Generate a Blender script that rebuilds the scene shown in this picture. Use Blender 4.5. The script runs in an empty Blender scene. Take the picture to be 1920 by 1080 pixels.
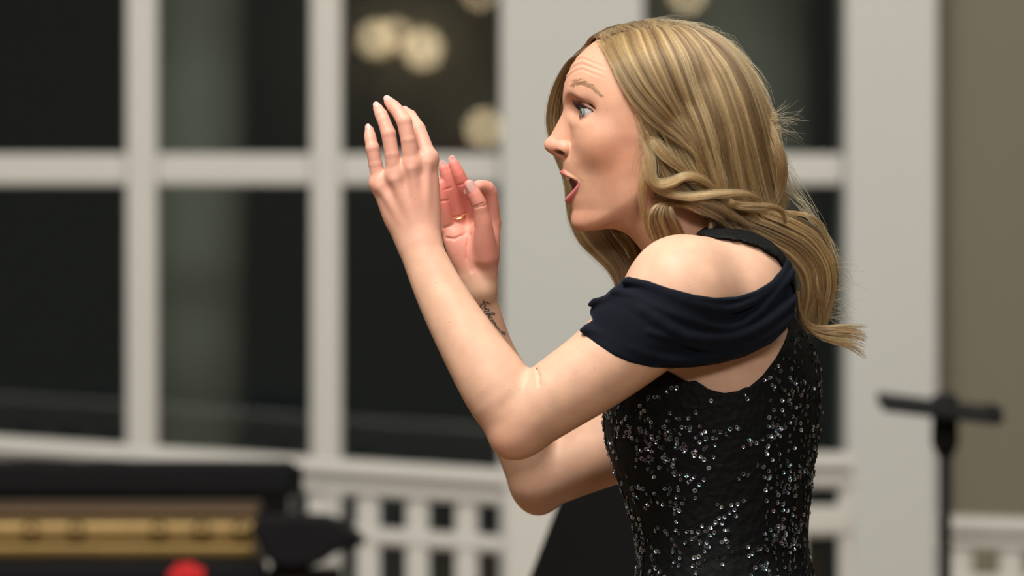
import bpy, bmesh, math, random
import numpy as np
from mathutils import Vector, Matrix

random.seed(7)
RNG = np.random.default_rng(7)
SCN = bpy.context.scene
COL = SCN.collection

# ---------------------------------------------------------------- camera
S = 0.0006            # metres per photo pixel at the singer's plane
DIST = 6.4            # camera to singer
VH = 300.0            # photo row of the horizon
ZC = 1.55             # camera height
cam_d = bpy.data.cameras.new('camera')
cam_d.sensor_width = 36.0
cam_d.lens = 36.0 * DIST / (1920 * S)
cam_d.shift_y = -(540 - VH) / 1920.0
cam_d.clip_start = 0.1
cam_d.clip_end = 200
cam_d.dof.use_dof = True
cam_d.dof.focus_distance = DIST - 0.06
cam_d.dof.aperture_fstop = 3.5
cam = bpy.data.objects.new('camera', cam_d)
cam.location = (0, -DIST, ZC)
cam.rotation_euler = (math.pi / 2, 0, 0)
COL.objects.link(cam)
SCN.camera = cam

# ---------------------------------------------------------------- world, lights, exposure
SCN.view_settings.view_transform = 'Standard'
SCN.view_settings.look = 'None'
SCN.view_settings.exposure = 0.0
SCN.view_settings.gamma = 1.0
SCN.view_settings.use_curve_mapping = False
world = bpy.data.worlds.new('night')
SCN.world = world
world.use_nodes = True
world.node_tree.nodes['Background'].inputs[0].default_value = (0.011, 0.013, 0.013, 1)
world.node_tree.nodes['Background'].inputs[1].default_value = 1.0


def area_light(name, loc, target, size, power, color):
    d = bpy.data.lights.new(name, 'AREA')
    d.shape = 'RECTANGLE'
    d.size, d.size_y = size
    d.energy = power
    d.color = color
    o = bpy.data.objects.new(name, d)
    o.location = loc
    o.rotation_euler = (Vector(target) - Vector(loc)).to_track_quat('-Z', 'Y').to_euler()
    COL.objects.link(o)
    return o


area_light('stage_key_light', (-0.9, -1.7, 4.6), (0.1, 0.0, 1.4), (1.5, 1.5), 240, (1.0, 0.965, 0.90))
area_light('hall_ceiling_light', (0.5, -1.5, 4.9), (0.5, -1.0, 0.0), (9.0, 8.0), 92, (1.0, 0.975, 0.93))
area_light('front_fill_light', (1.2, -7.5, 4.5), (0.1, 0.0, 1.3), (2.6, 1.0), 235, (1.0, 0.96, 0.90))  # added fill from behind the camera, brightens the skin under the drape
area_light('window_bay_light', (1.0, 2.2, 4.8), (0.3, 3.9, 1.2), (5.0, 1.0), 46, (1.0, 0.975, 0.93))
# ---------------------------------------------------------------- helpers
def to_world(p):
    p = np.asarray(p, dtype=np.float64)
    out = np.empty_like(p)
    out[..., 0] = (p[..., 0] - 960) * S
    out[..., 1] = p[..., 2] * S
    out[..., 2] = ZC - (p[..., 1] - VH) * S
    return out


def P(u, v, w=0.0):
    """a point seen at photo position (u, v), standing w units (0.6 mm) behind the singer's mid plane"""
    f = 1 + w * S / DIST
    return np.array([960 + (u - 960) * f, VH + (v - VH) * f, w], dtype=np.float32)


def catmull(pts, n):
    pts = np.asarray(pts, dtype=np.float64)
    m = len(pts)
    if m == 2:
        t = np.linspace(0, 1, n)[:, None]
        return pts[0] * (1 - t) + pts[1] * t
    ext = np.vstack([2 * pts[0] - pts[1], pts, 2 * pts[-1] - pts[-2]])
    seg = np.linalg.norm(np.diff(pts[:, :3], axis=0), axis=1) + 1e-6
    cum = np.concatenate([[0], np.cumsum(seg)])
    s = np.linspace(0, cum[-1], n)
    k = np.clip(np.searchsorted(cum, s, side='right') - 1, 0, m - 2)
    t = ((s - cum[k]) / seg[k])[:, None]
    p0, p1, p2, p3 = ext[k], ext[k + 1], ext[k + 2], ext[k + 3]
    return 0.5 * ((2 * p1) + (-p0 + p2) * t + (2 * p0 - 5 * p1 + 4 * p2 - p3) * t ** 2 + (-p0 + 3 * p1 - 3 * p2 + p3) * t ** 3)


def smooth_table(xs, ys, sigma=5.0):
    g = np.arange(xs[0] - 40, xs[-1] + 41, 1.0)
    y = np.interp(g, xs, ys)
    r = int(3 * sigma)
    k = np.exp(-0.5 * (np.arange(-r, r + 1) / sigma) ** 2)
    k /= k.sum()
    y = np.convolve(np.pad(y, r, mode='edge'), k, mode='valid')
    return g.astype(np.float32), y.astype(np.float32)


def smin(a, b, k):
    if k <= 0:
        return np.minimum(a, b)
    h = np.maximum(k - np.abs(a - b), 0) / k
    return np.minimum(a, b) - h * h * k * 0.25


def smax(a, b, k):
    return -smin(-a, -b, k)


def round_cone(p, a, ab, L2, ra, rb):
    L = math.sqrt(L2)
    sl = max(-0.95, min(0.95, (rb - ra) / L))
    q = p - a
    x = (q @ ab) / L
    hh = np.sqrt(np.maximum((q * q).sum(1) - x * x, 0))
    y = np.clip(x + hh * (sl / math.sqrt(1 - sl * sl)), 0, L)
    return np.sqrt(hh * hh + (x - y) ** 2) - (ra + (rb - ra) * (y / L))


class Field:
    """a signed distance field put together from soft shapes"""
    def __init__(self):
        self.ops = []

    def op(self, kind, fn, lo, hi, k):
        self.ops.append((kind, fn, np.array(lo, np.float32), np.array(hi, np.float32), float(k)))

    def cone(self, a, b, ra, rb, k=10, kind='add', flat=1.0):
        a = np.array(a, np.float32)
        b = np.array(b, np.float32)
        ab = b - a
        L2 = float(ab @ ab) + 1e-9
        r = max(ra, rb)

        def fn(p):
            q = p - a
            t = np.clip((q @ ab) / L2, 0, 1)
            q = q - t[:, None] * ab
            if kind == 'add' and ra != rb and flat == 1.0:
                return round_cone(p, a, ab, L2, ra, rb)
            if flat != 1.0:
                q = q * np.array([1, 1, flat], np.float32)
                return (np.sqrt((q * q).sum(1)) - (ra + (rb - ra) * t)) / max(1.0, flat ** 0.5)
            return np.sqrt((q * q).sum(1)) - (ra + (rb - ra) * t)
        m = r * max(1, 1 / flat) + k
        self.op(kind, fn, np.minimum(a, b) - m, np.maximum(a, b) + m, k)

    def chain(self, pts, k=10, kjoin=None, flat=1.0, n=None):
        """a limb: rows of (u, v, w, radius), swept smoothly"""
        pts = [np.array(q, np.float64) for q in pts]
        if n:
            pts = catmull(np.array(pts), n)
        kj = kjoin if kjoin is not None else 0.0
        arr = np.array(pts, np.float32)
        A, B = arr[:-1], arr[1:]

        sc = np.array([1, 1, flat], np.float32)
        A3, B3 = A[:, :3] * sc, B[:, :3] * sc
        AB = B3 - A3
        LL = (AB * AB).sum(1) + 1e-9

        def fn(p):
            p = p * sc if flat != 1.0 else p
            lo_, hi_ = p.min(0), p.max(0)
            c, rad = (lo_ + hi_) / 2, np.linalg.norm(hi_ - lo_) / 2
            t = np.clip(((c - A3) * AB).sum(1) / LL, 0, 1)
            dc = np.linalg.norm(c - A3 - t[:, None] * AB, axis=1)
            near, far = dc - np.maximum(A[:, 3], B[:, 3]), dc - np.minimum(A[:, 3], B[:, 3])
            d = None
            for i in np.nonzero(near - rad <= far.min() + rad + kj)[0]:
                dd = round_cone(p, A3[i], AB[i], LL[i], A[i, 3], B[i, 3])
                d = dd if d is None else smin(d, dd, kj)
            return d
        m = arr[:, 3].max() * max(1, 1 / flat) + k
        self.op('add', fn, arr[:, :3].min(0) - m, arr[:, :3].max(0) + m, k)

    def ball(self, c, r, k=10, kind='add', rot=None):
        c = np.array(c, np.float32)
        r = np.array(r if np.ndim(r) else (r, r, r), np.float32)
        R = np.array(rot, np.float32) if rot is not None else None

        def fn(p):
            q = p - c
            if R is not None:
                q = q @ R.T
            k0 = np.sqrt(((q / r) ** 2).sum(1)) + 1e-6
            k1 = np.sqrt(((q / (r * r)) ** 2).sum(1)) + 1e-6
            return k0 * (k0 - 1) / k1
        m = r.max() + k
        self.op(kind, fn, c - m, c + m, k)

    def eval(self, p, ops=None):
        p = np.asarray(p, np.float32)
        d = np.full(len(p), 400.0, np.float32)
        for kind, fn, lo, hi, k in (self.ops if ops is None else ops):
            if kind == 'disp':
                d = d + fn(p)
            elif kind == 'map':
                d = fn(p, d)
            else:
                e = fn(p)
                d = smin(d, e, k) if kind == 'add' else smax(d, -e, k)
        return d

    def bounds(self):
        a = [o for o in self.ops if o[0] == 'add']
        return np.min([o[2] for o in a], 0), np.max([o[3] for o in a], 0)

    def near_w(self, u, v, start=-420.0, steps=60):
        """depth of the surface first met by a level line of sight at (u, v)"""
        u = np.asarray(u, np.float32)
        p = np.stack([u, np.asarray(v, np.float32), np.full_like(u, start)], 1)
        for _ in range(steps):
            d = self.eval(p)
            p[:, 2] += np.clip(d, -20, 40) * 0.8
        return p[:, 2]


def axis_grid(lo, hi, h, zones, B):
    """grid lines from lo to hi; zones: (from, to, step) where the mesh is finer"""
    xs = [float(lo)]
    while xs[-1] < hi or (len(xs) - 1) % B:
        x = xs[-1]
        st = h
        for a, b, z in zones:
            if a - 2 <= x <= b:
                st = min(st, z)
        xs.append(x + st)
    return np.array(xs, np.float32)


def polygonise(field, h, zones=((), (), ()), B=16):
    """sparse surface nets on a grid that is finer where the photo shows finer shapes"""
    lo, hi = field.bounds()
    ax = [axis_grid(lo[k], hi[k], h, zones[k], B) for k in range(3)]
    n = np.array([len(a) for a in ax])
    nb = (n - 1) // B
    G = np.full(tuple(n), 1.0, np.float32)
    ci = np.stack(np.meshgrid(*[np.arange(k) for k in nb], indexing='ij'), -1).reshape(-1, 3)
    b0 = np.stack([ax[k][ci[:, k] * B] for k in range(3)], 1)
    b1 = np.stack([ax[k][ci[:, k] * B + B] for k in range(3)], 1)
    dc = field.eval((b0 + b1) / 2)
    rad = np.linalg.norm(b1 - b0, axis=1) / 2
    act = np.abs(dc) < rad * 1.35 + 10
    for i, d in zip(ci[~act], dc[~act]):
        if d < 0:
            s = i * B
            G[s[0]:s[0] + B, s[1]:s[1] + B, s[2]:s[2] + B] = -1.0
    los = np.array([o[2] for o in field.ops])
    his = np.array([o[3] for o in field.ops])
    for i, lo_, hi_ in zip(ci[act], b0[act], b1[act]):
        s = i * B
        m = np.all((los - 3 * h < hi_) & (his + 3 * h > lo_), axis=1)
        ops = [field.ops[j] for j in np.nonzero(m)[0]]
        if not any(o[0] == 'add' for o in ops):
            continue
        pts = np.stack(np.meshgrid(*[ax[k][s[k]:s[k] + B + 1] for k in range(3)], indexing='ij'), -1).reshape(-1, 3)
        G[s[0]:s[0] + B + 1, s[1]:s[1] + B + 1, s[2]:s[2] + B + 1] = field.eval(pts, ops).reshape(B + 1, B + 1, B + 1)
    neg = G < 0
    allneg = neg[:-1, :-1, :-1].copy()
    anyneg = allneg.copy()
    for a in (0, 1):
        for b in (0, 1):
            for c in (0, 1):
                v = neg[a:n[0] - 1 + a, b:n[1] - 1 + b, c:n[2] - 1 + c]
                allneg &= v
                anyneg |= v
    cells = np.argwhere(anyneg & ~allneg)
    del allneg, anyneg
    corner = np.array([[a, b, c] for a in (0, 1) for b in (0, 1) for c in (0, 1)])
    val = np.stack([G[cells[:, 0] + a, cells[:, 1] + b, cells[:, 2] + c] for a, b, c in corner], 1)
    acc = np.zeros((len(cells), 3))
    cnt = np.zeros(len(cells))
    for i in range(8):
        for j in range(i + 1, 8):
            if np.abs(corner[i] - corner[j]).sum() != 1:
                continue
            x = (val[:, i] < 0) != (val[:, j] < 0)
            t = val[x, i] / (val[x, i] - val[x, j])
            acc[x] += corner[i] + (corner[j] - corner[i]) * t[:, None]
            cnt[x] += 1
    fr = acc / cnt[:, None]
    verts = np.stack([ax[k][cells[:, k]] + fr[:, k] * (ax[k][cells[:, k] + 1] - ax[k][cells[:, k]]) for k in range(3)], 1).astype(np.float64)
    dims = np.array(n) - 1
    flat = (cells[:, 0] * dims[1] + cells[:, 1]) * dims[2] + cells[:, 2]
    quads = []
    for axi in range(3):
        sl0 = [slice(None)] * 3
        sl1 = [slice(None)] * 3
        sl0[axi] = slice(0, -1)
        sl1[axi] = slice(1, None)
        e = np.argwhere(neg[tuple(sl0)] != neg[tuple(sl1)])
        b, c = (axi + 1) % 3, (axi + 2) % 3
        ok = (e[:, b] > 0) & (e[:, c] > 0) & (e[:, b] < dims[b]) & (e[:, c] < dims[c])
        e = e[ok]
        idx = []
        for ob, oc in ((-1, -1), (0, -1), (0, 0), (-1, 0)):
            q = e.copy()
            q[:, b] += ob
            q[:, c] += oc
            f = (q[:, 0] * dims[1] + q[:, 1]) * dims[2] + q[:, 2]
            idx.append(np.searchsorted(flat, f))
        q = np.stack(idx, 1)
        inside = neg[e[:, 0], e[:, 1], e[:, 2]]
        q[inside] = q[inside][:, ::-1]
        quads.append(q)
    return verts, np.vstack(quads)


def link(o, parent=None):
    COL.objects.link(o)
    if parent is not None:
        o.parent = parent
    return o


def np_mesh(name, verts, faces, mat, parent=None, smooth=True, colors=None, attrs=None):
    me = bpy.data.meshes.new(name)
    faces = np.asarray(faces)
    me.vertices.add(len(verts))
    me.vertices.foreach_set('co', np.asarray(verts, np.float32).ravel())
    k = faces.shape[1]
    me.loops.add(faces.size)
    me.polygons.add(len(faces))
    me.loops.foreach_set('vertex_index', faces.ravel().astype(np.int32))
    me.polygons.foreach_set('loop_start', np.arange(0, faces.size, k, dtype=np.int32))
    me.update(calc_edges=True)
    me.polygons.foreach_set('use_smooth', np.full(len(faces), smooth))
    if colors is not None:
        a = me.color_attributes.new('Col', 'FLOAT_COLOR', 'POINT')
        c = np.ones((len(verts), 4), np.float32)
        c[:, :3] = colors
        a.data.foreach_set('color', c.ravel())
    for nm, arr in (attrs or {}).items():
        a = me.attributes.new(nm, 'FLOAT', 'POINT')
        a.data.foreach_set('value', np.asarray(arr, np.float32))
    me.materials.append(mat)
    o = bpy.data.objects.new(name, me)
    return link(o, parent)


def field_mesh(name, field, h, mat, parent=None, colour=None):
    v, q = polygonise(field, h)
    return np_mesh(name, to_world(v), q[:, ::-1], mat, parent, colors=None if colour is None else colour(v)), v


def empty(name, loc, label=None, cat=None, group=None):
    o = bpy.data.objects.new(name, None)
    o.location = loc
    o.empty_display_size = 0.1
    tag(o, label, cat, group)
    return link(o)


def tag(o, label=None, cat=None, group=None, kind=None):
    for k, v in (('label', label), ('category', cat), ('group', group), ('kind', kind)):
        if v:
            o[k] = v
    return o


def keep_world(o, parent):
    """parent without moving: the parent sits unrotated at its location"""
    o.parent = parent
    o.matrix_parent_inverse = Matrix.Translation(parent.location).inverted()
    return o


# ---------------------------------------------------------------- materials
def mat_new(name):
    m = bpy.data.materials.new(name)
    m.use_nodes = True
    return m, m.node_tree, m.node_tree.nodes['Principled BSDF']


def mat_plain(name, col, rough=0.5, metal=0.0, noise=0.0, scale=20.0, bump=0.0, spec=0.5, coat=0.0):
    m, nt, b = mat_new(name)
    b.inputs['Base Color'].default_value = (*col, 1)
    b.inputs['Roughness'].default_value = rough
    b.inputs['Metallic'].default_value = metal
    b.inputs['Specular IOR Level'].default_value = spec
    b.inputs['Coat Weight'].default_value = coat
    if noise or bump:
        tc = nt.nodes.new('ShaderNodeTexCoord')
        nz = nt.nodes.new('ShaderNodeTexNoise')
        nz.inputs['Scale'].default_value = scale
        nz.inputs['Detail'].default_value = 4
        nt.links.new(tc.outputs['Object'], nz.inputs['Vector'])
        if noise:
            mx = nt.nodes.new('ShaderNodeMix')
            mx.data_type = 'RGBA'
            mx.inputs['A'].default_value = (*[c * (1 - noise) for c in col], 1)
            mx.inputs['B'].default_value = (*[min(1, c * (1 + noise)) for c in col], 1)
            nt.links.new(nz.outputs['Fac'], mx.inputs['Factor'])
            nt.links.new(mx.outputs['Result'], b.inputs['Base Color'])
        if bump:
            bp = nt.nodes.new('ShaderNodeBump')
            bp.inputs['Strength'].default_value = bump
            bp.inputs['Distance'].default_value = 0.002
            nt.links.new(nz.outputs['Fac'], bp.inputs['Height'])
            nt.links.new(bp.outputs['Normal'], b.inputs['Normal'])
    return m
BODY_H = 2.2
# ---------------------------------------------------------------- room
def X(u, y):
    return (u - 960) * S * (DIST + y) / DIST


def Z(v, y):
    return ZC - (v - VH) * S * (DIST + y) / DIST


def box_bm(bm, x0, x1, y0, y1, z0, z1, bev=0.0):
    r = bmesh.ops.create_cube(bm, size=1.0)
    vs = r['verts']
    for v in vs:
        v.co = Vector(((x0 + x1) / 2 + v.co.x * (x1 - x0), (y0 + y1) / 2 + v.co.y * (y1 - y0), (z0 + z1) / 2 + v.co.z * (z1 - z0)))
    if bev:
        es = list({e for v in vs for e in v.link_edges})
        bmesh.ops.bevel(bm, geom=es, offset=bev, segments=2, affect='EDGES', profile=0.5)
    return vs


def bm_obj(name, bm, mat, parent=None, smooth=False):
    me = bpy.data.meshes.new(name)
    bm.to_mesh(me)
    bm.free()
    me.materials.append(mat)
    if smooth:
        me.polygons.foreach_set('use_smooth', [True] * len(me.polygons))
    return link(bpy.data.objects.new(name, me), parent)


def box(name, x0, x1, y0, y1, z0, z1, mat, parent=None, bev=0.0):
    bm = bmesh.new()
    box_bm(bm, x0, x1, y0, y1, z0, z1, bev)
    return bm_obj(name, bm, mat, parent)


def lathe(name, prof, loc, mat, parent=None, seg=28):
    """prof: rows of (radius, z)"""
    n = len(prof)
    a = np.arange(seg) * 2 * np.pi / seg
    v = np.array([[r * math.cos(t) + loc[0], r * math.sin(t) + loc[1], z + loc[2]] for r, z in prof for t in a])
    f = [[i * seg + j, i * seg + (j + 1) % seg, (i + 1) * seg + (j + 1) % seg, (i + 1) * seg + j] for i in range(n - 1) for j in range(seg)]
    return np_mesh(name, v, f, mat, parent)


def tube(name, pts, r, mat, parent=None, seg=10, world=True):
    """swept round tube through pts with end caps"""
    pts = np.asarray(pts, float)
    rr = np.full(len(pts), r) if np.ndim(r) == 0 else np.asarray(r, float)
    tan = np.gradient(pts, axis=0)
    tan /= np.linalg.norm(tan, axis=1)[:, None] + 1e-12
    up = np.array([0, 0, 1.0]) if abs(tan[0][2]) < 0.9 else np.array([1.0, 0, 0])
    vs, fs = [], []
    nrm = np.cross(tan[0], up)
    nrm /= np.linalg.norm(nrm)
    for i in range(len(pts)):
        nrm = nrm - tan[i] * (nrm @ tan[i])
        nrm /= np.linalg.norm(nrm) + 1e-12
        bi = np.cross(tan[i], nrm)
        for j in range(seg):
            a = 2 * math.pi * j / seg
            vs.append(pts[i] + rr[i] * (math.cos(a) * nrm + math.sin(a) * bi))
    for i in range(len(pts) - 1):
        for j in range(seg):
            k = (j + 1) % seg
            fs.append([i * seg + j, i * seg + k, (i + 1) * seg + k, (i + 1) * seg + j])
    n = len(vs)
    vs += [pts[0], pts[-1]]
    for j in range(seg):
        k = (j + 1) % seg
        fs.append([n, k, j, j])
        fs.append([n + 1, (len(pts) - 1) * seg + j, (len(pts) - 1) * seg + k, (len(pts) - 1) * seg + k])
    me = bpy.data.meshes.new(name)
    me.from_pydata([tuple(v) for v in vs], [], [tuple(dict.fromkeys(f)) for f in fs])
    me.materials.append(mat)
    me.polygons.foreach_set('use_smooth', [True] * len(me.polygons))
    return link(bpy.data.objects.new(name, me), parent)


M_WHITE = mat_plain('white_trim_paint', (0.565, 0.55, 0.51), 0.5, noise=0.03, scale=3)
M_PILASTER = mat_plain('pilaster_paint', (0.52, 0.52, 0.49), 0.55, noise=0.03, scale=2)
M_TAUPE = mat_plain('taupe_wall_paint', (0.165, 0.150, 0.105), 0.75, noise=0.06, scale=2)
M_CREAM = mat_plain('hall_wall_paint', (0.42, 0.42, 0.37), 0.8, noise=0.05, scale=2)
M_FLOOR = mat_plain('floor_wood', (0.20, 0.12, 0.06), 0.4, noise=0.25, scale=6)
M_CEIL = mat_plain('ceiling_paint', (0.55, 0.53, 0.48), 0.85, noise=0.03, scale=2)
M_BLACK = mat_plain('black_lacquer', (0.006, 0.006, 0.007), 0.16, noise=0.1, scale=9, coat=0.5)
M_BLACKM = mat_plain('black_powder_coat', (0.012, 0.013, 0.015), 0.55, noise=0.1, scale=30)


def glass_material():
    m = bpy.data.materials.new('window_glass')
    m.use_nodes = True
    nt = m.node_tree
    nt.nodes.clear()
    out = nt.nodes.new('ShaderNodeOutputMaterial')
    mix = nt.nodes.new('ShaderNodeMixShader')
    fr = nt.nodes.new('ShaderNodeFresnel')
    fr.inputs['IOR'].default_value = 1.5
    mu = nt.nodes.new('ShaderNodeMath')
    mu.operation = 'MULTIPLY'
    mu.inputs[1].default_value = 1.8
    tr = nt.nodes.new('ShaderNodeBsdfTransparent')
    tr.inputs['Color'].default_value = (0.86, 0.88, 0.86, 1)
    gl = nt.nodes.new('ShaderNodeBsdfGlossy')
    gl.inputs['Roughness'].default_value = 0.01
    nt.links.new(fr.outputs[0], mu.inputs[0])
    nt.links.new(mu.outputs[0], mix.inputs[0])
    nt.links.new(tr.outputs[0], mix.inputs[1])
    nt.links.new(gl.outputs[0], mix.inputs[2])
    nt.links.new(mix.outputs[0], out.inputs[0])
    return m


M_GLASS = glass_material()
YW = 4.1      # the window wall
RX0, RX1, RY0, RH = -6.0, 5.2, -13.0, 5.2


def structure(o):
    o['kind'] = 'structure'
    return o


structure(box('floor', RX0 - 0.2, RX1 + 0.2, RY0 - 0.2, YW + 2.0, -0.1, 0.0, M_FLOOR))
structure(box('ceiling', RX0 - 0.2, RX1 + 0.2, RY0 - 0.2, YW + 2.0, RH, RH + 0.1, M_CEIL))
structure(box('wall_left', RX0 - 0.2, RX0, RY0, YW, 0.0, RH, M_CREAM))
structure(box('wall_right', RX1, RX1 + 0.2, RY0, YW + 1.0, 0.0, RH, M_TAUPE))
structure(box('wall_front', RX0, RX1, RY0 - 0.2, RY0, 0.0, RH, M_CREAM))
# window wall: taupe wall to the right of the last pilaster, cream far left
xr = X(1752, YW)
structure(box('wall_back_right', xr, RX1, YW + 0.06, YW + 0.2, 0.0, RH, M_TAUPE))
structure(box('wall_back_left', RX0, X(-700, YW), YW, YW + 0.2, 0.0, RH, M_CREAM))
ZT, ZB = 3.6, 0.30


def pilaster(name, u0, u1, y0):
    p = structure(box(name, X(u0, YW), X(u1, YW), y0, YW + 0.2, 0.0, RH, M_PILASTER, bev=0.006))
    w = X(u1, YW) - X(u0, YW)
    box('plinth', X(u0, YW) - 0.02, X(u1, YW) + 0.02, y0 - 0.025, y0 - 0.001, 0.0, 0.22, M_PILASTER, p, bev=0.004)
    return p


pilaster('trim_1', 938, 1206, YW - 0.06)
pilaster('trim_2', 1582, 1754, YW - 0.06)


def window(name, ua, ub, bars, rows):
    """bars: photo columns of the upright glazing bars; rows: photo rows of the cross bars"""
    xa, xb = X(ua, YW), X(ub, YW)
    root = structure(empty(name, ((xa + xb) / 2, YW, 0)))
    root['label'] = 'tall white window with many dark panes at night'

    def part(nm, x0, x1, z0, z1, y0, y1, mat, bev=0.006):
        return keep_world(box(nm, x0, x1, y0, y1, z0, z1, mat, bev=bev), root)
    hw = 29 * S * (DIST + YW) / DIST
    part('head_rail', xa, xb, ZT, ZT + 0.12, YW, YW + 0.12, M_WHITE)
    part('bottom_rail', xa, xb, ZB - 0.12, ZB, YW, YW + 0.12, M_WHITE)
    part('spandrel', xa, xb, ZT + 0.12, RH, YW + 0.02, YW + 0.12, M_CREAM, 0)
    part('apron', xa, xb, 0.0, ZB - 0.12, YW + 0.02, YW + 0.12, M_WHITE, 0)
    xs = [X(b, YW) for b in bars]
    zs = sorted(Z(r, YW) for r in rows)
    for x in xs:
        part('mullion', x - hw, x + hw, ZB, ZT, YW, YW + 0.09, M_WHITE)
    ex = [xa] + xs + [xb]
    ez = [ZB] + zs + [ZT]
    for i in range(len(ex) - 1):
        x0 = ex[i] + (hw if i else 0)
        x1 = ex[i + 1] - (hw if i < len(ex) - 2 else 0)
        for z in zs:
            part('crossbar', x0, x1, z - hw, z + hw, YW + 0.006, YW + 0.08, M_WHITE)
        for j in range(len(ez) - 1):
            z0 = ez[j] + (hw if j else 0)
            z1 = ez[j + 1] - (hw if j < len(ez) - 2 else 0)
            part('pane', x0, x1, z0, z1, YW + 0.044, YW + 0.048, M_GLASS, 0)
    return root


window('window_1', -700, 938, [-425, -80, 265, 611], [318, -420])
window('window_2', 1206, 1582, [], [318, -420])

# porch columns outside the panes
M_PORCH = mat_plain('porch_paint', (0.34, 0.36, 0.33), 0.7, noise=0.05, scale=3)
M_EXT = mat_plain('porch_ground', (0.05, 0.06, 0.05), 0.9, noise=0.2, scale=5)
for u, w in ((368, 0.105), (1345, 0.21)):
    y = YW + 1.1
    x = X(u, y)
    c = empty('porch_column', (x, y, 0), {368: 'round porch column outside the dark window near the piano', 1345: 'thick round porch column outside the window behind her hair'}[u], 'column')
    keep_world(lathe('shaft', [(0, 0.12), (w, 0.12), (w * 0.98, 1.5), (w * 0.9, 4.0), (0, 4.0)], (x, y, 0), M_PORCH), c)
    keep_world(box('column_base', x - w * 1.25, x + w * 1.25, y - w * 1.25, y + w * 1.25, 0.0, 0.13, M_PORCH, bev=0.01), c)
    keep_world(box('column_cap', x - w * 1.2, x + w * 1.2, y - w * 1.2, y + w * 1.2, 3.98, 4.12, M_PORCH, bev=0.01), c)

# wall lamps on the wall behind the camera: they show as soft discs in the panes
M_BRASS = mat_plain('brass', (0.55, 0.38, 0.16), 0.3, metal=1.0)
m_glow, nt_, b_ = mat_new('lamp_globe_glow')
b_.inputs['Emission Color'].default_value = (1.0, 0.78, 0.48, 1)
b_.inputs['Emission Strength'].default_value = 17.0
b_.inputs['Base Color'].default_value = (0.9, 0.85, 0.75, 1)


def wall_lamp(u, v, n, where, r=0.075):
    y = RY0 + 0.22
    path = DIST + YW + (YW - y)
    x = (u - 960) * S * path / DIST
    z = ZC - (v - VH) * S * path / DIST
    l = empty('wall_lamp', (x, RY0, z), where, 'lamp', 'wall lamps on the hall wall opposite the windows')
    keep_world(lathe('backplate', [(0, -0.07), (0.05, -0.06), (0.055, 0), (0.05, 0.06), (0, 0.07)], (x, RY0 + 0.02, z - 0.02), M_BRASS), l)
    keep_world(tube('arm', [(x, RY0 + 0.02, z - 0.06), (x, RY0 + 0.12, z - 0.14), (x, y, z - 0.12), (x, y, z - r * 0.9)], 0.012, M_BRASS), l)
    prof = [(r * math.sin(a), -r * math.cos(a)) for a in np.linspace(0.02, math.pi - 0.02, 14)]
    keep_world(lathe('globe', prof, (x, y, z), m_glow, seg=20), l)


LAMP_LABELS = ('round wall lamp mirrored above her fingertips as the disc nearest the window bar',
               'larger round wall lamp mirrored above her fingertips as the brightest disc',
               'round wall lamp mirrored low in the pane, cut by the pilaster edge',
               'small round wall lamp mirrored between two bigger discs above her fingertips',
               'small round wall lamp mirrored high in the pane beside the pilaster',
               'round wall lamp mirrored in the window above her head')
for i, (u, v) in enumerate(((706, 72), (792, 90), (908, 240), (740, 62), (900, -14), (1290, -12))):
    wall_lamp(u, v, i, LAMP_LABELS[i], r=(0.045, 0.055, 0.045, 0.03, 0.03, 0.04)[i])
# ---------------------------------------------------------------- the singer's body: one continuous surface
BODY = Field()
TH = math.radians(25)               # torso turned a little away from the camera
FWD = np.array([-math.cos(TH), math.sin(TH)], np.float32)    # (u, w)
LAT = np.array([-math.sin(TH), -math.cos(TH)], np.float32)   # towards her left arm

# torso as a stack of ellipses: row, centre column, depth radius, breadth radius
TOR = np.array([
    [455, 1385, 40, 90], [480, 1378, 62, 150], [520, 1362, 92, 200], [560, 1352, 112, 218], [600, 1347, 132, 222], [650, 1344, 172, 220],
    [720, 1339, 196, 216], [790, 1335, 198, 212], [850, 1336, 188, 203], [900, 1342, 175, 195], [940, 1348, 164, 188],
    [990, 1353, 155, 183], [1040, 1357, 148, 185], [1080, 1360, 155, 192], [1150, 1362, 178, 214], [1230, 1362, 190, 225], [1330, 1362, 190, 225]], np.float32)
T_C = smooth_table(TOR[:, 0], TOR[:, 1], 12)
T_A = smooth_table(TOR[:, 0], TOR[:, 2], 12)
T_B = smooth_table(TOR[:, 0], TOR[:, 3], 12)
TOR_W = 20.0


def torso_d(p):
    v = p[:, 1]
    cu = np.interp(v, *T_C)
    a = np.interp(v, *T_A)
    b = np.interp(v, *T_B)
    du = p[:, 0] - cu
    dw = p[:, 2] - TOR_W
    x = du * FWD[0] + dw * FWD[1]
    y = du * LAT[0] + dw * LAT[1]
    g = np.sqrt((x / a) ** 2 + (y / b) ** 2) + 1e-5
    r = np.sqrt(x * x + y * y)
    d = r * (1 - 1 / g)
    d = smax(d, 452 - v, 40)
    return smax(d, v - 1300, 20).astype(np.float32)


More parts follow.
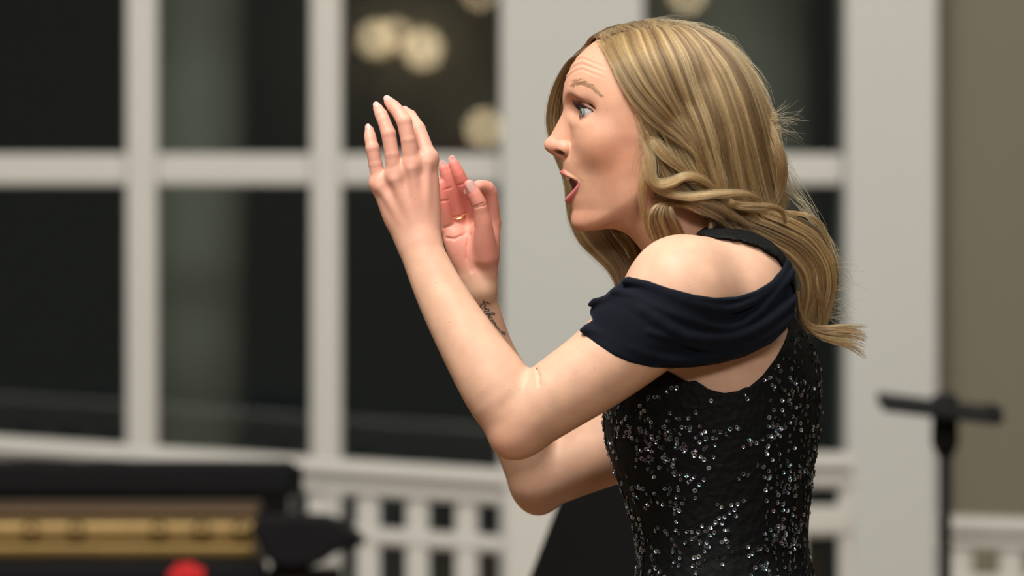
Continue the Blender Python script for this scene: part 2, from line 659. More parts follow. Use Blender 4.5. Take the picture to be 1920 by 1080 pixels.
BODY.op('add', torso_d, (1090, 440, -260), (1620, 1310, 300), 0)
BODY.chain([(*P(1205, 352, 0), 76), (*P(1270, 425, 2), 80), (*P(1345, 500, 8), 92)], k=46, n=7)            # neck
BODY.chain([(*P(1350, 505, -30), 62), (*P(1330, 530, -140), 76)], k=50)                        # trapezius
BODY.ball(P(1372, 541, -150), (108, 99, 92), k=40)                                              # shoulder blade
BODY.ball(P(1278, 545, -212), (100, 101, 92), k=36)                                             # deltoid
BODY.chain([(*P(1283, 548, -214), 92), (*P(1205, 622, -228), 84), (*P(1122, 690, -236), 75), (*P(1045, 742, -238), 69), (*P(985, 788, -232), 60)], k=30, n=15)
NEAR_FORE = [(*P(974, 795, -230), 58), (*P(938, 735, -226), 66), (*P(881, 647, -205), 56), (*P(827, 552, -176), 46), (*P(788, 466, -150), 39)]
BODY.chain(NEAR_FORE, k=16, n=20, flat=1.12)
BODY.ball(P(959, 821, -238), (36, 37, 36), k=26)                                                # elbow
# right arm, on the far side
BODY.chain([(*P(1390, 625, 220), 95), (*P(1265, 760, 232), 84), (*P(1170, 825, 235), 74), (*P(1085, 866, 235), 64), (*P(1012, 906, 230), 52)], k=40, n=15)
FAR_FORE = [(*P(1006, 902, 228), 52), (*P(990, 845, 222), 57), (*P(963, 755, 196), 54), (*P(922, 652, 160), 40), (*P(897, 545, 118), 30)]
BODY.chain(FAR_FORE, k=18, n=20)
BODY.ball(P(1009, 930, 236), (31, 33, 32), k=24)


# ---- near (left) hand, back of the hand to the camera
def finger(pts, k=5, smooth=0):
    if smooth:
        BODY.chain(pts, k=k, n=smooth)
    else:
        BODY.chain(pts, k=k, kjoin=2.0)


NW = -150
wrist = P(790, 462, NW)
for mcp, r0, c0 in (((803, 297, -146), 17, (800, 420, -142)), ((772, 307, -158), 17, (788, 420, -150)),
                    ((740, 328, -156), 16.5, (772, 424, -150)), ((711, 343, -142), 17, (757, 430, -140))):
    BODY.chain([(*P(790, 462, -148), 30), (*P(*c0), 27), (*P(*mcp), r0)], k=16, n=5, flat=1.15)
    BODY.ball(P(mcp[0], mcp[1], mcp[2] - 3), r0 - 1.5, k=16)
BODY.ball(P(768, 372, -140), (44, 62, 20), k=16, rot=Matrix.Rotation(math.radians(-12), 3, 'Z'))
N_FING = {
    'index': [(803, 297, -146, 16.5), (784, 242, -122, 14.0), (769, 218, -82, 12), (760, 210, -58, 9.5)],
    'middle': [(772, 307, -160, 16.5), (765, 262, -165, 13.8), (758, 228, -162, 14.2), (745, 208, -150, 12.2), (739, 201, -144, 12), (729.5, 191, -132, 9.6)],
    'ring': [(740, 328, -158, 16), (735, 290, -162, 13.2), (728.5, 251, -160, 13.8), (719, 225, -150, 11.8), (715, 216, -145, 11.6), (708.5, 203, -134, 9.2)],
    'little': [(711, 343, -143, 15.5), (704, 308, -146, 12.6), (698.5, 278, -146, 12.8), (695, 262, -140, 11.0), (694, 256, -137, 10.8), (692.5, 244, -130, 8.6)],
}
for f in N_FING.values():
    finger([(*P(a, b, c), r) for a, b, c, r in f])
finger([(*P(795, 425, -128), 22), (*P(803, 378, -104), 18), (*P(800, 330, -84), 15), (*P(786, 292, -74), 11)], k=10)   # thumb, hidden behind

# ---- far (right) hand, palm to the camera
for mcp, r0, c0 in (((923, 417, 112), 16.5, (912, 495, 106)), ((892, 408, 120), 16.5, (900, 490, 114)),
                    ((863, 412, 120), 16, (884, 492, 114)), ((840, 427, 112), 16, (872, 498, 106))):
    BODY.chain([(*P(898, 540, 114), 28), (*P(*c0), 24), (*P(*mcp), r0)], k=15, n=5)
BODY.ball(P(905, 462, 92), (27, 46, 19), k=14, rot=Matrix.Rotation(math.radians(8), 3, 'Z'))
BODY.ball(P(864, 466, 96), (22, 44, 17), k=14, rot=Matrix.Rotation(math.radians(22), 3, 'Z'))
F_FING = {
    'index': [(923, 416, 110, 16), (922, 384, 98, 14), (917, 356, 84, 13.6), (903, 349, 70, 11.8), (894, 350, 62, 11), (884, 355, 56, 9)],
    'middle': [(890, 408, 114, 15.5), (877, 374, 100, 13.8), (867, 346, 88, 13.5), (858, 324, 80, 12.4), (851, 308, 78, 10)],
    'ring': [(861, 412, 114, 15), (852, 382, 100, 13.2), (844, 354, 90, 13), (837, 330, 84, 11.8), (832.5, 317, 82, 9.6)],
    'little': [(838, 426, 106, 14.5), (835, 400, 94, 12.4), (831, 376, 88, 12), (828, 354, 84, 10.8), (827, 345, 82, 8.8)],
}
for f in F_FING.values():
    finger([(*P(a, b, c), r) for a, b, c, r in f], smooth=12)
THUMB = [(910, 480, 84, 23), (908, 452, 72, 21), (906, 420, 58, 17), (901, 395, 50, 14.5), (897.5, 382, 46, 14.8), (889, 364, 42, 13.6), (880, 347, 40, 10.4)]
finger([(*P(a, b, c), r) for a, b, c, r in THUMB], k=9, smooth=16)

# palm and finger creases of the far hand, tendons of the near one
def crease(pts, r=1.3, k=4, start=0.0):
    q = [P(*a) for a in pts]
    w_ = BODY.near_w([a[0] for a in q], [a[1] for a in q], start=start, steps=40)
    for i in range(len(q) - 1):
        BODY.cone((q[i][0], q[i][1], w_[i]), (q[i + 1][0], q[i + 1][1], w_[i + 1]), r, r, k=k, kind='sub')


crease([(890, 424, 90), (881, 440, 90), (876, 460, 90), (876, 484, 90), (884, 508, 90)])
crease([(1000, 684, -300), (1007, 694, -300), (1010, 706, -300), (1011, 722, -300)], 1.4, 5, -400.0)
crease([(836, 446, 90), (852, 448, 90), (870, 440, 90), (884, 426, 90)])
crease([(832, 428, 90), (842, 424, 90), (852, 420, 90)], 1.0, 3)
crease([(850, 408, 90), (862, 405, 90), (872, 400, 90)], 1.0, 3)
for a, b in (((833, 356, 80), (846, 352, 80)), ((858, 348, 80), (878, 341, 80)), ((824, 378, 80), (840, 376, 80)), ((888, 388, 40), (909, 380, 40)), ((890, 391, 40), (911, 384, 40))):
    crease([a, ((a[0] + b[0]) / 2, (a[1] + b[1]) / 2, a[2]), b], 0.8, 2.5)
for m_, c_ in (((803, 305), (797, 415)), ((772, 318), (787, 415)), ((741, 338), (773, 418)), ((713, 352), (760, 422))):
    q = [P(m_[0] + (c_[0] - m_[0]) * t, m_[1] + (c_[1] - m_[1]) * t, -150) for t in (0, 0.5, 1)]
    w_ = BODY.near_w([a[0] for a in q], [a[1] for a in q], start=-260.0, steps=40)
    BODY.chain([(q[i][0], q[i][1], w_[i] + (4.0, 5.0, 14.0)[i], 4.0) for i in range(3)], k=13)

# ---- head
FACE_V = [20, 45, 60, 85, 105, 118, 135, 150, 165, 180, 192, 202, 210, 225, 240, 260, 280, 296, 303, 312, 322, 335, 348, 362, 375, 386, 394, 403, 411, 419, 426, 431, 436, 450]
FACE_U = [1215, 1172, 1143, 1108, 1085, 1075, 1066, 1060.5, 1057.5, 1056, 1056, 1058.5, 1061.5, 1066, 1069, 1069, 1065, 1058, 1055.5, 1055, 1056, 1058, 1062, 1066, 1068, 1071, 1073, 1071.5, 1070.5, 1071.5, 1074, 1077, 1081, 1100]
F_U = smooth_table(FACE_V, FACE_U, 2.4)
F_H = smooth_table([20, 60, 85, 105, 135, 165, 200, 230, 255, 280, 300, 330, 360, 390, 410, 433], [40, 58, 74, 84, 96, 103, 107, 112, 113, 109, 105, 99, 93, 84, 74, 62], 8)
F_N = smooth_table([20, 60, 150, 200, 250, 300, 350, 390, 433], [2.1, 2.2, 2.35, 2.3, 2.05, 1.8, 1.7, 1.75, 1.9], 10)
HUB = 1215.0


def face_d(p):
    u, v, w = p[:, 0], p[:, 1], np.abs(p[:, 2])
    uf = np.interp(v, *F_U)
    hw = np.interp(v, *F_H)
    n = np.interp(v, *F_N)
    front = u < HUB
    x = np.abs(HUB - u) / np.where(front, np.maximum(HUB - uf, 5), 95.0)
    n = np.where(front, n, 2.0)
    g = (np.maximum(x, 1e-4) ** n + np.maximum(w / hw, 1e-4) ** n) ** (1 / n) + 1e-5
    r = np.sqrt((HUB - u) ** 2 + w * w)
    d = r * (1 - 1 / g)
    back = np.maximum(u - 1096, 0)
    vb = 434 - 0.10 * back - 0.30 * back * np.clip(w / 80, 0, 1.2) - 0.0020 * w * w
    d = smax(d, 62 - v, 30)
    return smax(d, (v - vb) * 0.9, 15).astype(np.float32)


BODY.op('add', face_d, (1010, 15, -135), (1330, 460, 135), 26)
BODY.ball((1224, 188, 0), (154, 141, 117), k=24)
for s in (-1, 1):
    BODY.ball((1124, 266, 58 * s), (36, 38, 36), k=36)              # cheek
    BODY.ball((1063, 204, 50 * s), (27, 24, 32), k=14, kind='sub')  # eye socket
    BODY.ball((1076, 207, 82 * s), (36, 17, 26), k=18, kind='sub')
# nose
BODY.cone((1074, 206, 0), (1041, 266, 0), 14, 12.5, k=10)
BODY.cone((1077, 224, 0), (1054, 272, 0), 17, 21, k=12)
BODY.ball((1035.5, 272, 0), (15.5, 14.0, 15.5), k=7)
BODY.cone((1039, 281, 0), (1058, 292, 0), 9, 9, k=6)
for s in (-1, 1):
    BODY.ball((1060, 279, 20.5 * s), (12.8, 11.5, 9), k=4.5)            # wing
    BODY.cone((1041, 275, 7 * s), (1058, 276, 17 * s), 11, 9.5, k=6)
    BODY.ball((1047.5, 286.5, 19 * s), (12.0, 5.0, 12.5), k=2.2, kind='sub', rot=Matrix.Rotation(math.radians(-8), 3, 'Z'))
# eyelids
EYE = [np.array((1107.0, 211.0, 52.0 * s), np.float32) for s in (-1, 1)]


def lid_cut(s):
    c = np.array((1107, 211, 52 * s), np.float32)
    A = np.array((1112, 210.5, 74 * s), np.float32)
    I = np.array((1097, 217, 27 * s), np.float32)
    up = np.array((1087, 201.5, 50 * s), np.float32)
    lo = np.array((1088, 222, 50 * s), np.float32)
    n1 = np.cross(I - A, up - A)
    n1 /= np.linalg.norm(n1)
    n2 = np.cross(I - A, lo - A)
    n2 /= np.linalg.norm(n2)
    mid = np.array((1084, 211, 50 * s), np.float32)
    if (mid - A) @ n1 > 0:
        n1 = -n1
    if (mid - A) @ n2 > 0:
        n2 = -n2

    def fn(p):
        q = p - c
        d = np.sqrt((q * q).sum(1)) - 26
        d = np.maximum(d, (p - A) @ n1)
        return np.maximum(d, (p - A) @ n2)
    return fn


for s in (-1, 1):
    BODY.ball(EYE[(s + 1) // 2], 22.3, k=5)
    BODY.op('sub', lid_cut(s), (1068, 170, 52 * s - 40), (1145, 250, 52 * s + 40), 1.2)
    for (a_, b_) in (((1087, 191, 40), (1094, 188.5, 54)), ((1094, 188.5, 54), (1106, 193, 69)), ((1106, 193, 69), (1116, 204, 80))):   # crease above the lid
        BODY.cone((a_[0], a_[1], a_[2] * s), (b_[0], b_[1], b_[2] * s), 3.2, 3.0, k=4, kind='sub')
# mouth: opening, lips
MC, MUP, MLO, MWD = 341.0, 17.0, 33.0, 43.0
EXU, EXL = 1.6, 1.35


def face_u(v, w):
    """front of the face (without nose) at row v, side w"""
    uf, hw, n = np.interp(v, *F_U), np.interp(v, *F_H), np.interp(v, *F_N)
    return HUB - (HUB - uf) * np.maximum(1 - (np.abs(w) / hw) ** n, 0.01) ** (1 / n)


def mouth_cut(p):
    u, v, w = p[:, 0], p[:, 1], p[:, 2]
    hv = np.where(v < MC, MUP, MLO)
    ex = np.where(v < MC, EXU, EXL)
    g = (np.maximum(np.abs(v - MC) / hv, 1e-4) ** ex + np.maximum(np.abs(w) / MWD, 1e-4) ** ex) ** (1 / ex)
    d = (g - 1) * 17.0
    return np.maximum(np.maximum(d, u - (1064.5 + 0.48 * (v - 335) + 0.010 * w * w)), 1015 - u)


BODY.op('sub', mouth_cut, (1010, 310, -60), (1135, 392, 60), 4)
TT = np.linspace(0.0, math.pi, 21)


def lip_line(hv, ex, lift_, out):
    """a lip's centre line: follows the edge of the opening on the face"""
    pts = []
    for t in TT:
        w = -MWD * math.cos(t)
        h = max(1 - abs(w / MWD) ** ex, 0.0) ** (1 / ex)
        v = MC + hv * h + lift_ * h
        pts.append((float(face_u(v, w)) + 3.5 - out * h, v, w))
    return pts


LIP_UP = lip_line(-MUP, EXU, -1.0, 6.0)
LIP_LO = lip_line(MLO, EXL, 2.0, 7.5)
HU = [max(1 - abs(math.cos(t)) ** EXU, 0) ** (1 / EXU) for t in TT]
BODY.chain([(*q, 1.0 + 3.4 * h) for q, h in zip(LIP_UP, HU)], k=4)
BODY.chain([(*q, 1.6 + 4.0 * h) for q, h in zip(LIP_LO, HU)], k=4)


def wrinkles(p):
    u, v, w = p[:, 0], p[:, 1], p[:, 2]
    arc = v - 0.42 * np.maximum(u - 1092, 0) - 0.018 * (np.maximum(1092 - u, 0)) ** 2
    win = np.clip((arc - 100) / 8, 0, 1) * np.clip((140 - arc) / 10, 0, 1) * np.clip((1140 - u) / 40, 0, 1)
    wave = np.sin((arc - 108) * 2 * np.pi / 10.5)
    return (1.0 * win * np.where(wave > 0, wave * 1.3, wave * 0.7)).astype(np.float32)


BODY.op('disp', wrinkles, (1040, 95, -110), (1155, 185, 110), 0)


# ---- skin colour, pigment of lips, cheeks, palms, knuckles, and shade painted into recesses
def seg_dist(p, pts):
    d = np.full(len(p), 1e6)
    for a, b in zip(pts[:-1], pts[1:]):
        a, b = np.array(a[:3], float), np.array(b[:3], float)
        ab = b - a
        t = np.clip(((p - a) @ ab) / (ab @ ab + 1e-9), 0, 1)
        d = np.minimum(d, np.linalg.norm(p - a - t[:, None] * ab, axis=1))
    return d


def blend(c, m, col):
    return c * (1 - m[:, None]) + np.array(col) * m[:, None]


def ss(x, a, b):
    t = np.clip((x - a) / (b - a), 0, 1)
    return t * t * (3 - 2 * t)


SKIN = (0.60, 0.365, 0.255)


def skin_colour(v):
    c = np.tile(np.array(SKIN), (len(v), 1))
    head = (v[:, 1] < 470) & (v[:, 0] > 1000) & (v[:, 0] < 1400) & (np.abs(v[:, 2]) < 140)
    m = head * ss(v[:, 1], 470, 430)
    c = blend(c, m, (0.575, 0.310, 0.208))
    f = v[head]
    ch = c[head]
    g = lambda cu, cv, cw, r: np.exp(-((f[:, 0] - cu) ** 2 + (f[:, 1] - cv) ** 2 + (np.abs(f[:, 2]) - cw) ** 2) / (2 * r * r))
    ch = blend(ch, 0.6 * g(1140, 286, 80, 32), (0.56, 0.225, 0.125))
    ch = blend(ch, 0.35 * g(1175, 255, 95, 25), (0.62, 0.27, 0.18))
    ch = blend(ch, 0.5 * g(1045, 278, 8, 16), (0.66, 0.27, 0.20))
    ch = blend(ch, 0.35 * g(1090, 410, 20, 24), (0.62, 0.27, 0.19))
    ch = blend(ch, 0.55 * g(1100, 192, 62, 11), (0.42, 0.20, 0.19))  # lid crease darkened with painted shade
    ch = blend(ch, 0.4 * g(1140, 238, 80, 20), (0.85, 0.56, 0.42))  # paler patch on the upper cheek
    ch = blend(ch, 0.4 * g(1105, 330, 50, 18), (0.80, 0.50, 0.34))  # paler patch beside the mouth
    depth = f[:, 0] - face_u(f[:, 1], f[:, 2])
    ch = blend(ch, ss(depth, 2.5, 4.5) * (mouth_cut(f) < 2.5) * (f[:, 0] < 1125), (0.085, 0.010, 0.010))  # red flesh with the shade of the open mouth painted in
    taper = np.clip(1.15 - np.abs(f[:, 2]) / 46.0, 0.12, 1)
    ch = blend(ch, ss(seg_dist(f, LIP_UP) / taper, 6.6, 5.0), (0.42, 0.125, 0.115))
    ch = blend(ch, ss(seg_dist(f, LIP_LO) / np.clip(taper + 0.35, 0, 1), 7.4, 5.8), (0.55, 0.175, 0.18))
    nost = np.exp(-(((f[:, 0] - 1048) / 10) ** 2 + ((f[:, 1] - 286) / 4.5) ** 2 + ((np.abs(f[:, 2]) - 13) / 7) ** 2))
    ch = blend(ch, ss(nost, 0.25, 0.6) * 0.9, (0.09, 0.015, 0.012))  # shade inside the nostrils painted dark
    for k, s in enumerate((-1, 1)):
        r = np.linalg.norm(f - EYE[k], axis=1)
        edge = lid_cut(s)(f)
        m = (r < 24) & (np.abs(edge) < 3.0)
        upper = f[:, 1] < 211.5 + 0.0 * f[:, 0]
        ch = blend(ch, (m & upper) * 0.85, (0.05, 0.03, 0.035))
        ch = blend(ch, (m & ~upper) * 0.5, (0.45, 0.20, 0.17))
    # hair roots behind the hairline
    hl = np.interp(f[:, 1], [60, 84, 100, 130, 175, 230, 275, 330, 400, 440], [1120, 1134, 1146, 1160, 1182, 1208, 1216, 1224, 1236, 1300])
    roots = ss(f[:, 0] - hl, 6, 26) * ss(f[:, 1], 372, 345)
    ch = blend(ch, roots, (0.10, 0.055, 0.022))
    c[head] = ch
    # hands
    hn = ss(v[:, 1], 540, 340) * (v[:, 0] < 835) * (v[:, 2] < -20)
    c = blend(c, 0.9 * hn, (0.62, 0.31, 0.235))
    for f_ in N_FING.values():
        for (a, b, cc, r) in f_:
            pass
        tip = P(*f_[-1][:3])
        c = blend(c, 0.5 * np.exp(-np.linalg.norm(v - tip, axis=1) ** 2 / (2 * 18.0 ** 2)), (0.74, 0.32, 0.25))
        pip = P(*f_[2 if len(f_) > 4 else 1][:3])
        c = blend(c, 0.4 * np.exp(-np.linalg.norm(v - pip, axis=1) ** 2 / (2 * 11.0 ** 2)), (0.68, 0.30, 0.22))
    hf = ss(v[:, 1], 540, 480) * (v[:, 0] > 800) * (v[:, 0] < 960) * (v[:, 2] > 20)
    c = blend(c, hf * 0.85, (0.68, 0.27, 0.21))
    hf2 = hf * ss(v[:, 1], 430, 380) * ss(v[:, 0], 895, 875)
    c = blend(c, hf2 * 0.8, (0.62, 0.17, 0.14))
    elb = np.exp(-np.linalg.norm(v - P(955, 825, -240), axis=1) ** 2 / (2 * 40.0 ** 2))
    c = blend(c, 0.6 * elb, (0.60, 0.28, 0.20))
    return c


def skin_material():
    m, nt, b = mat_new('skin')
    vc = nt.nodes.new('ShaderNodeVertexColor')
    vc.layer_name = 'Col'
    tc = nt.nodes.new('ShaderNodeTexCoord')
    nz = nt.nodes.new('ShaderNodeTexNoise')
    nz.inputs['Scale'].default_value = 38
    nz.inputs['Detail'].default_value = 5
    nt.links.new(tc.outputs['Object'], nz.inputs['Vector'])
    mr = nt.nodes.new('ShaderNodeMapRange')
    mr.inputs['From Min'].default_value = 0.3
    mr.inputs['From Max'].default_value = 0.7
    mr.inputs['To Min'].default_value = 0.90
    mr.inputs['To Max'].default_value = 1.07
    nt.links.new(nz.outputs['Fac'], mr.inputs['Value'])
    mul = nt.nodes.new('ShaderNodeMix')
    mul.data_type = 'RGBA'
    mul.blend_type = 'MULTIPLY'
    mul.inputs['Factor'].default_value = 1
    nt.links.new(vc.outputs['Color'], mul.inputs['A'])
    nt.links.new(mr.outputs['Result'], mul.inputs['B'])
    # freckles
    vo = nt.nodes.new('ShaderNodeTexVoronoi')
    vo.inputs['Scale'].default_value = 75
    nt.links.new(tc.outputs['Object'], vo.inputs['Vector'])
    lt = nt.nodes.new('ShaderNodeMapRange')
    lt.inputs['From Min'].default_value = 0.055
    lt.inputs['From Max'].default_value = 0.10
    lt.inputs['To Min'].default_value = 0.42
    lt.inputs['To Max'].default_value = 0.0
    nt.links.new(vo.outputs['Distance'], lt.inputs['Value'])
    sp = nt.nodes.new('ShaderNodeSeparateColor')
    nt.links.new(vo.outputs['Color'], sp.inputs['Color'])
    gt = nt.nodes.new('ShaderNodeMath')
    gt.operation = 'GREATER_THAN'
    gt.inputs[1].default_value = 0.55
    nt.links.new(sp.outputs['Red'], gt.inputs[0])
    fm = nt.nodes.new('ShaderNodeMath')
    fm.operation = 'MULTIPLY'
    nt.links.new(lt.outputs['Result'], fm.inputs[0])
    nt.links.new(gt.outputs['Value'], fm.inputs[1])
    fr = nt.nodes.new('ShaderNodeMix')
    fr.data_type = 'RGBA'
    fr.inputs['B'].default_value = (0.42, 0.18, 0.09, 1)
    nt.links.new(fm.outputs['Value'], fr.inputs['Factor'])
    nt.links.new(mul.outputs['Result'], fr.inputs['A'])
    nt.links.new(fr.outputs['Result'], b.inputs['Base Color'])
    b.inputs['Roughness'].default_value = 0.52
    b.inputs['Specular IOR Level'].default_value = 0.36
    b.inputs['Subsurface Weight'].default_value = 0.22
    b.inputs['Subsurface Radius'].default_value = (1.0, 0.35, 0.2)
    b.inputs['Subsurface Scale'].default_value = 0.004
    n2 = nt.nodes.new('ShaderNodeTexNoise')
    n2.inputs['Scale'].default_value = 420
    n2.inputs['Detail'].default_value = 3
    nt.links.new(tc.outputs['Object'], n2.inputs['Vector'])
    bp = nt.nodes.new('ShaderNodeBump')
    bp.inputs['Strength'].default_value = 0.12
    bp.inputs['Distance'].default_value = 0.001
    nt.links.new(n2.outputs['Fac'], bp.inputs['Height'])
    nt.links.new(bp.outputs['Normal'], b.inputs['Normal'])
    return m


M_SKIN = skin_material()
person = empty('person', (0, 0, 0), 'woman in a sequined black dress conducting with both hands raised and mouth open', 'person')


def relax(v, q, weight, it):
    e = np.vstack([q[:, [0, 1]], q[:, [1, 2]], q[:, [2, 3]], q[:, [3, 0]]])
    key = np.unique(e.min(1).astype(np.int64) * len(v) + e.max(1))
    e = np.stack([key // len(v), key % len(v)], 1)
    deg = np.bincount(e.ravel(), minlength=len(v))[:, None]
    v = v.copy()
    for i in range(it):
        for f in (0.6, -0.62):
            a = np.stack([np.bincount(e[:, 0], v[e[:, 1], k], len(v)) + np.bincount(e[:, 1], v[e[:, 0], k], len(v)) for k in range(3)], 1)
            v += f * weight[:, None] * (a / deg - v)
    return v


ZONES = (((1012, 1125, 1.15), (682, 945, 1.75)), ((182, 226, 1.15), (226, 395, 1.45), (100, 182, 1.8), (395, 470, 1.9)), ((-82, -22, 1.4), (-180, -82, 1.9), (-22, 130, 1.9)))
bv, bq = polygonise(BODY, BODY_H, ZONES)
_hand = ((bv[:, 0] < 945) & (bv[:, 1] < 470)) | ((bv[:, 0] < 1290) & (bv[:, 0] > 1000) & (bv[:, 1] < 440))
bv = relax(bv, bq, np.where(_hand, 0.0, 1.0), 14)
bv = relax(bv, bq, np.where(_hand, 0.8, 0.0), 2)
body = np_mesh('body', to_world(bv), bq[:, ::-1], M_SKIN, person, colors=skin_colour(bv))
# ---------------------------------------------------------------- eyes, lashes, brows, teeth, nails, ring, tattoo
def fig_mesh(name, v, f, mat, parent, smooth=True, colors=None):
    return np_mesh(name, to_world(np.asarray(v, float)), np.asarray(f), mat, parent, smooth, colors)


def ellipsoid(c, axes, nu=24, nv=14, shape=None):
    """axes: 3 half-axis vectors; returns verts, quads"""
    c = np.asarray(c, float)
    A = np.asarray(axes, float)
    v, f = [], []
    for i in range(nv + 1):
        th = math.pi * (0.0005 + 0.999 * i / nv)
        for j in range(nu):
            ph = 2 * math.pi * j / nu
            l = np.array([math.sin(th) * math.cos(ph), math.sin(th) * math.sin(ph), math.cos(th)])
            if shape:
                l = shape(l)
            v.append(c + l @ A)
    for i in range(nv):
        for j in range(nu):
            k = (j + 1) % nu
            f.append([i * nu + j, (i + 1) * nu + j, (i + 1) * nu + k, i * nu + k])
    return np.array(v), np.array(f)


def unit(v):
    v = np.asarray(v, float)
    return v / (np.linalg.norm(v) + 1e-12)


def tubes(name, lines, radii, mat, parent, seg=4):
    """many thin tapered tubes in one small mesh (lashes, brow hairs)"""
    vs, fs = [], []
    for line, rr in zip(lines, radii):
        line = np.asarray(line, float)
        tan = np.gradient(line, axis=0)
        tan /= np.linalg.norm(tan, axis=1)[:, None] + 1e-9
        n0 = np.cross(tan[0], (0.3, 0.2, 0.9))
        n0 = unit(n0)
        b0 = len(vs)
        for i, p in enumerate(line):
            n0 = unit(n0 - tan[i] * (n0 @ tan[i]))
            bi = np.cross(tan[i], n0)
            for j in range(seg):
                a = 2 * math.pi * j / seg
                vs.append(p + rr[i] * (math.cos(a) * n0 + math.sin(a) * bi))
        for i in range(len(line) - 1):
            for j in range(seg):
                k = (j + 1) % seg
                fs.append([b0 + i * seg + j, b0 + i * seg + k, b0 + (i + 1) * seg + k, b0 + (i + 1) * seg + j])
    return fig_mesh(name, vs, fs, mat, parent)


m_eye, nt_, b_ = mat_new('eye')
_vc = nt_.nodes.new('ShaderNodeVertexColor')
_vc.layer_name = 'Col'
nt_.links.new(_vc.outputs['Color'], b_.inputs['Base Color'])
b_.inputs['Roughness'].default_value = 0.08
b_.inputs['Coat Weight'].default_value = 0.6
M_LASH = mat_plain('mascara', (0.008, 0.007, 0.009), 0.4)
M_BROW = mat_plain('brow_hair', (0.46, 0.29, 0.175), 0.6)
M_TOOTH = mat_plain('tooth_enamel', (0.92, 0.90, 0.86), 0.15)
M_NAIL = mat_plain('pale_nail_polish', (0.60, 0.36, 0.33), 0.2, coat=0.3)
M_GOLD = mat_plain('gold', (0.80, 0.55, 0.22), 0.22, metal=1.0)
M_INK = mat_plain('tattoo_ink', (0.030, 0.034, 0.042), 0.6)
M_TONGUE = mat_plain('tongue', (0.24, 0.035, 0.035), 0.35, noise=0.1, scale=80)

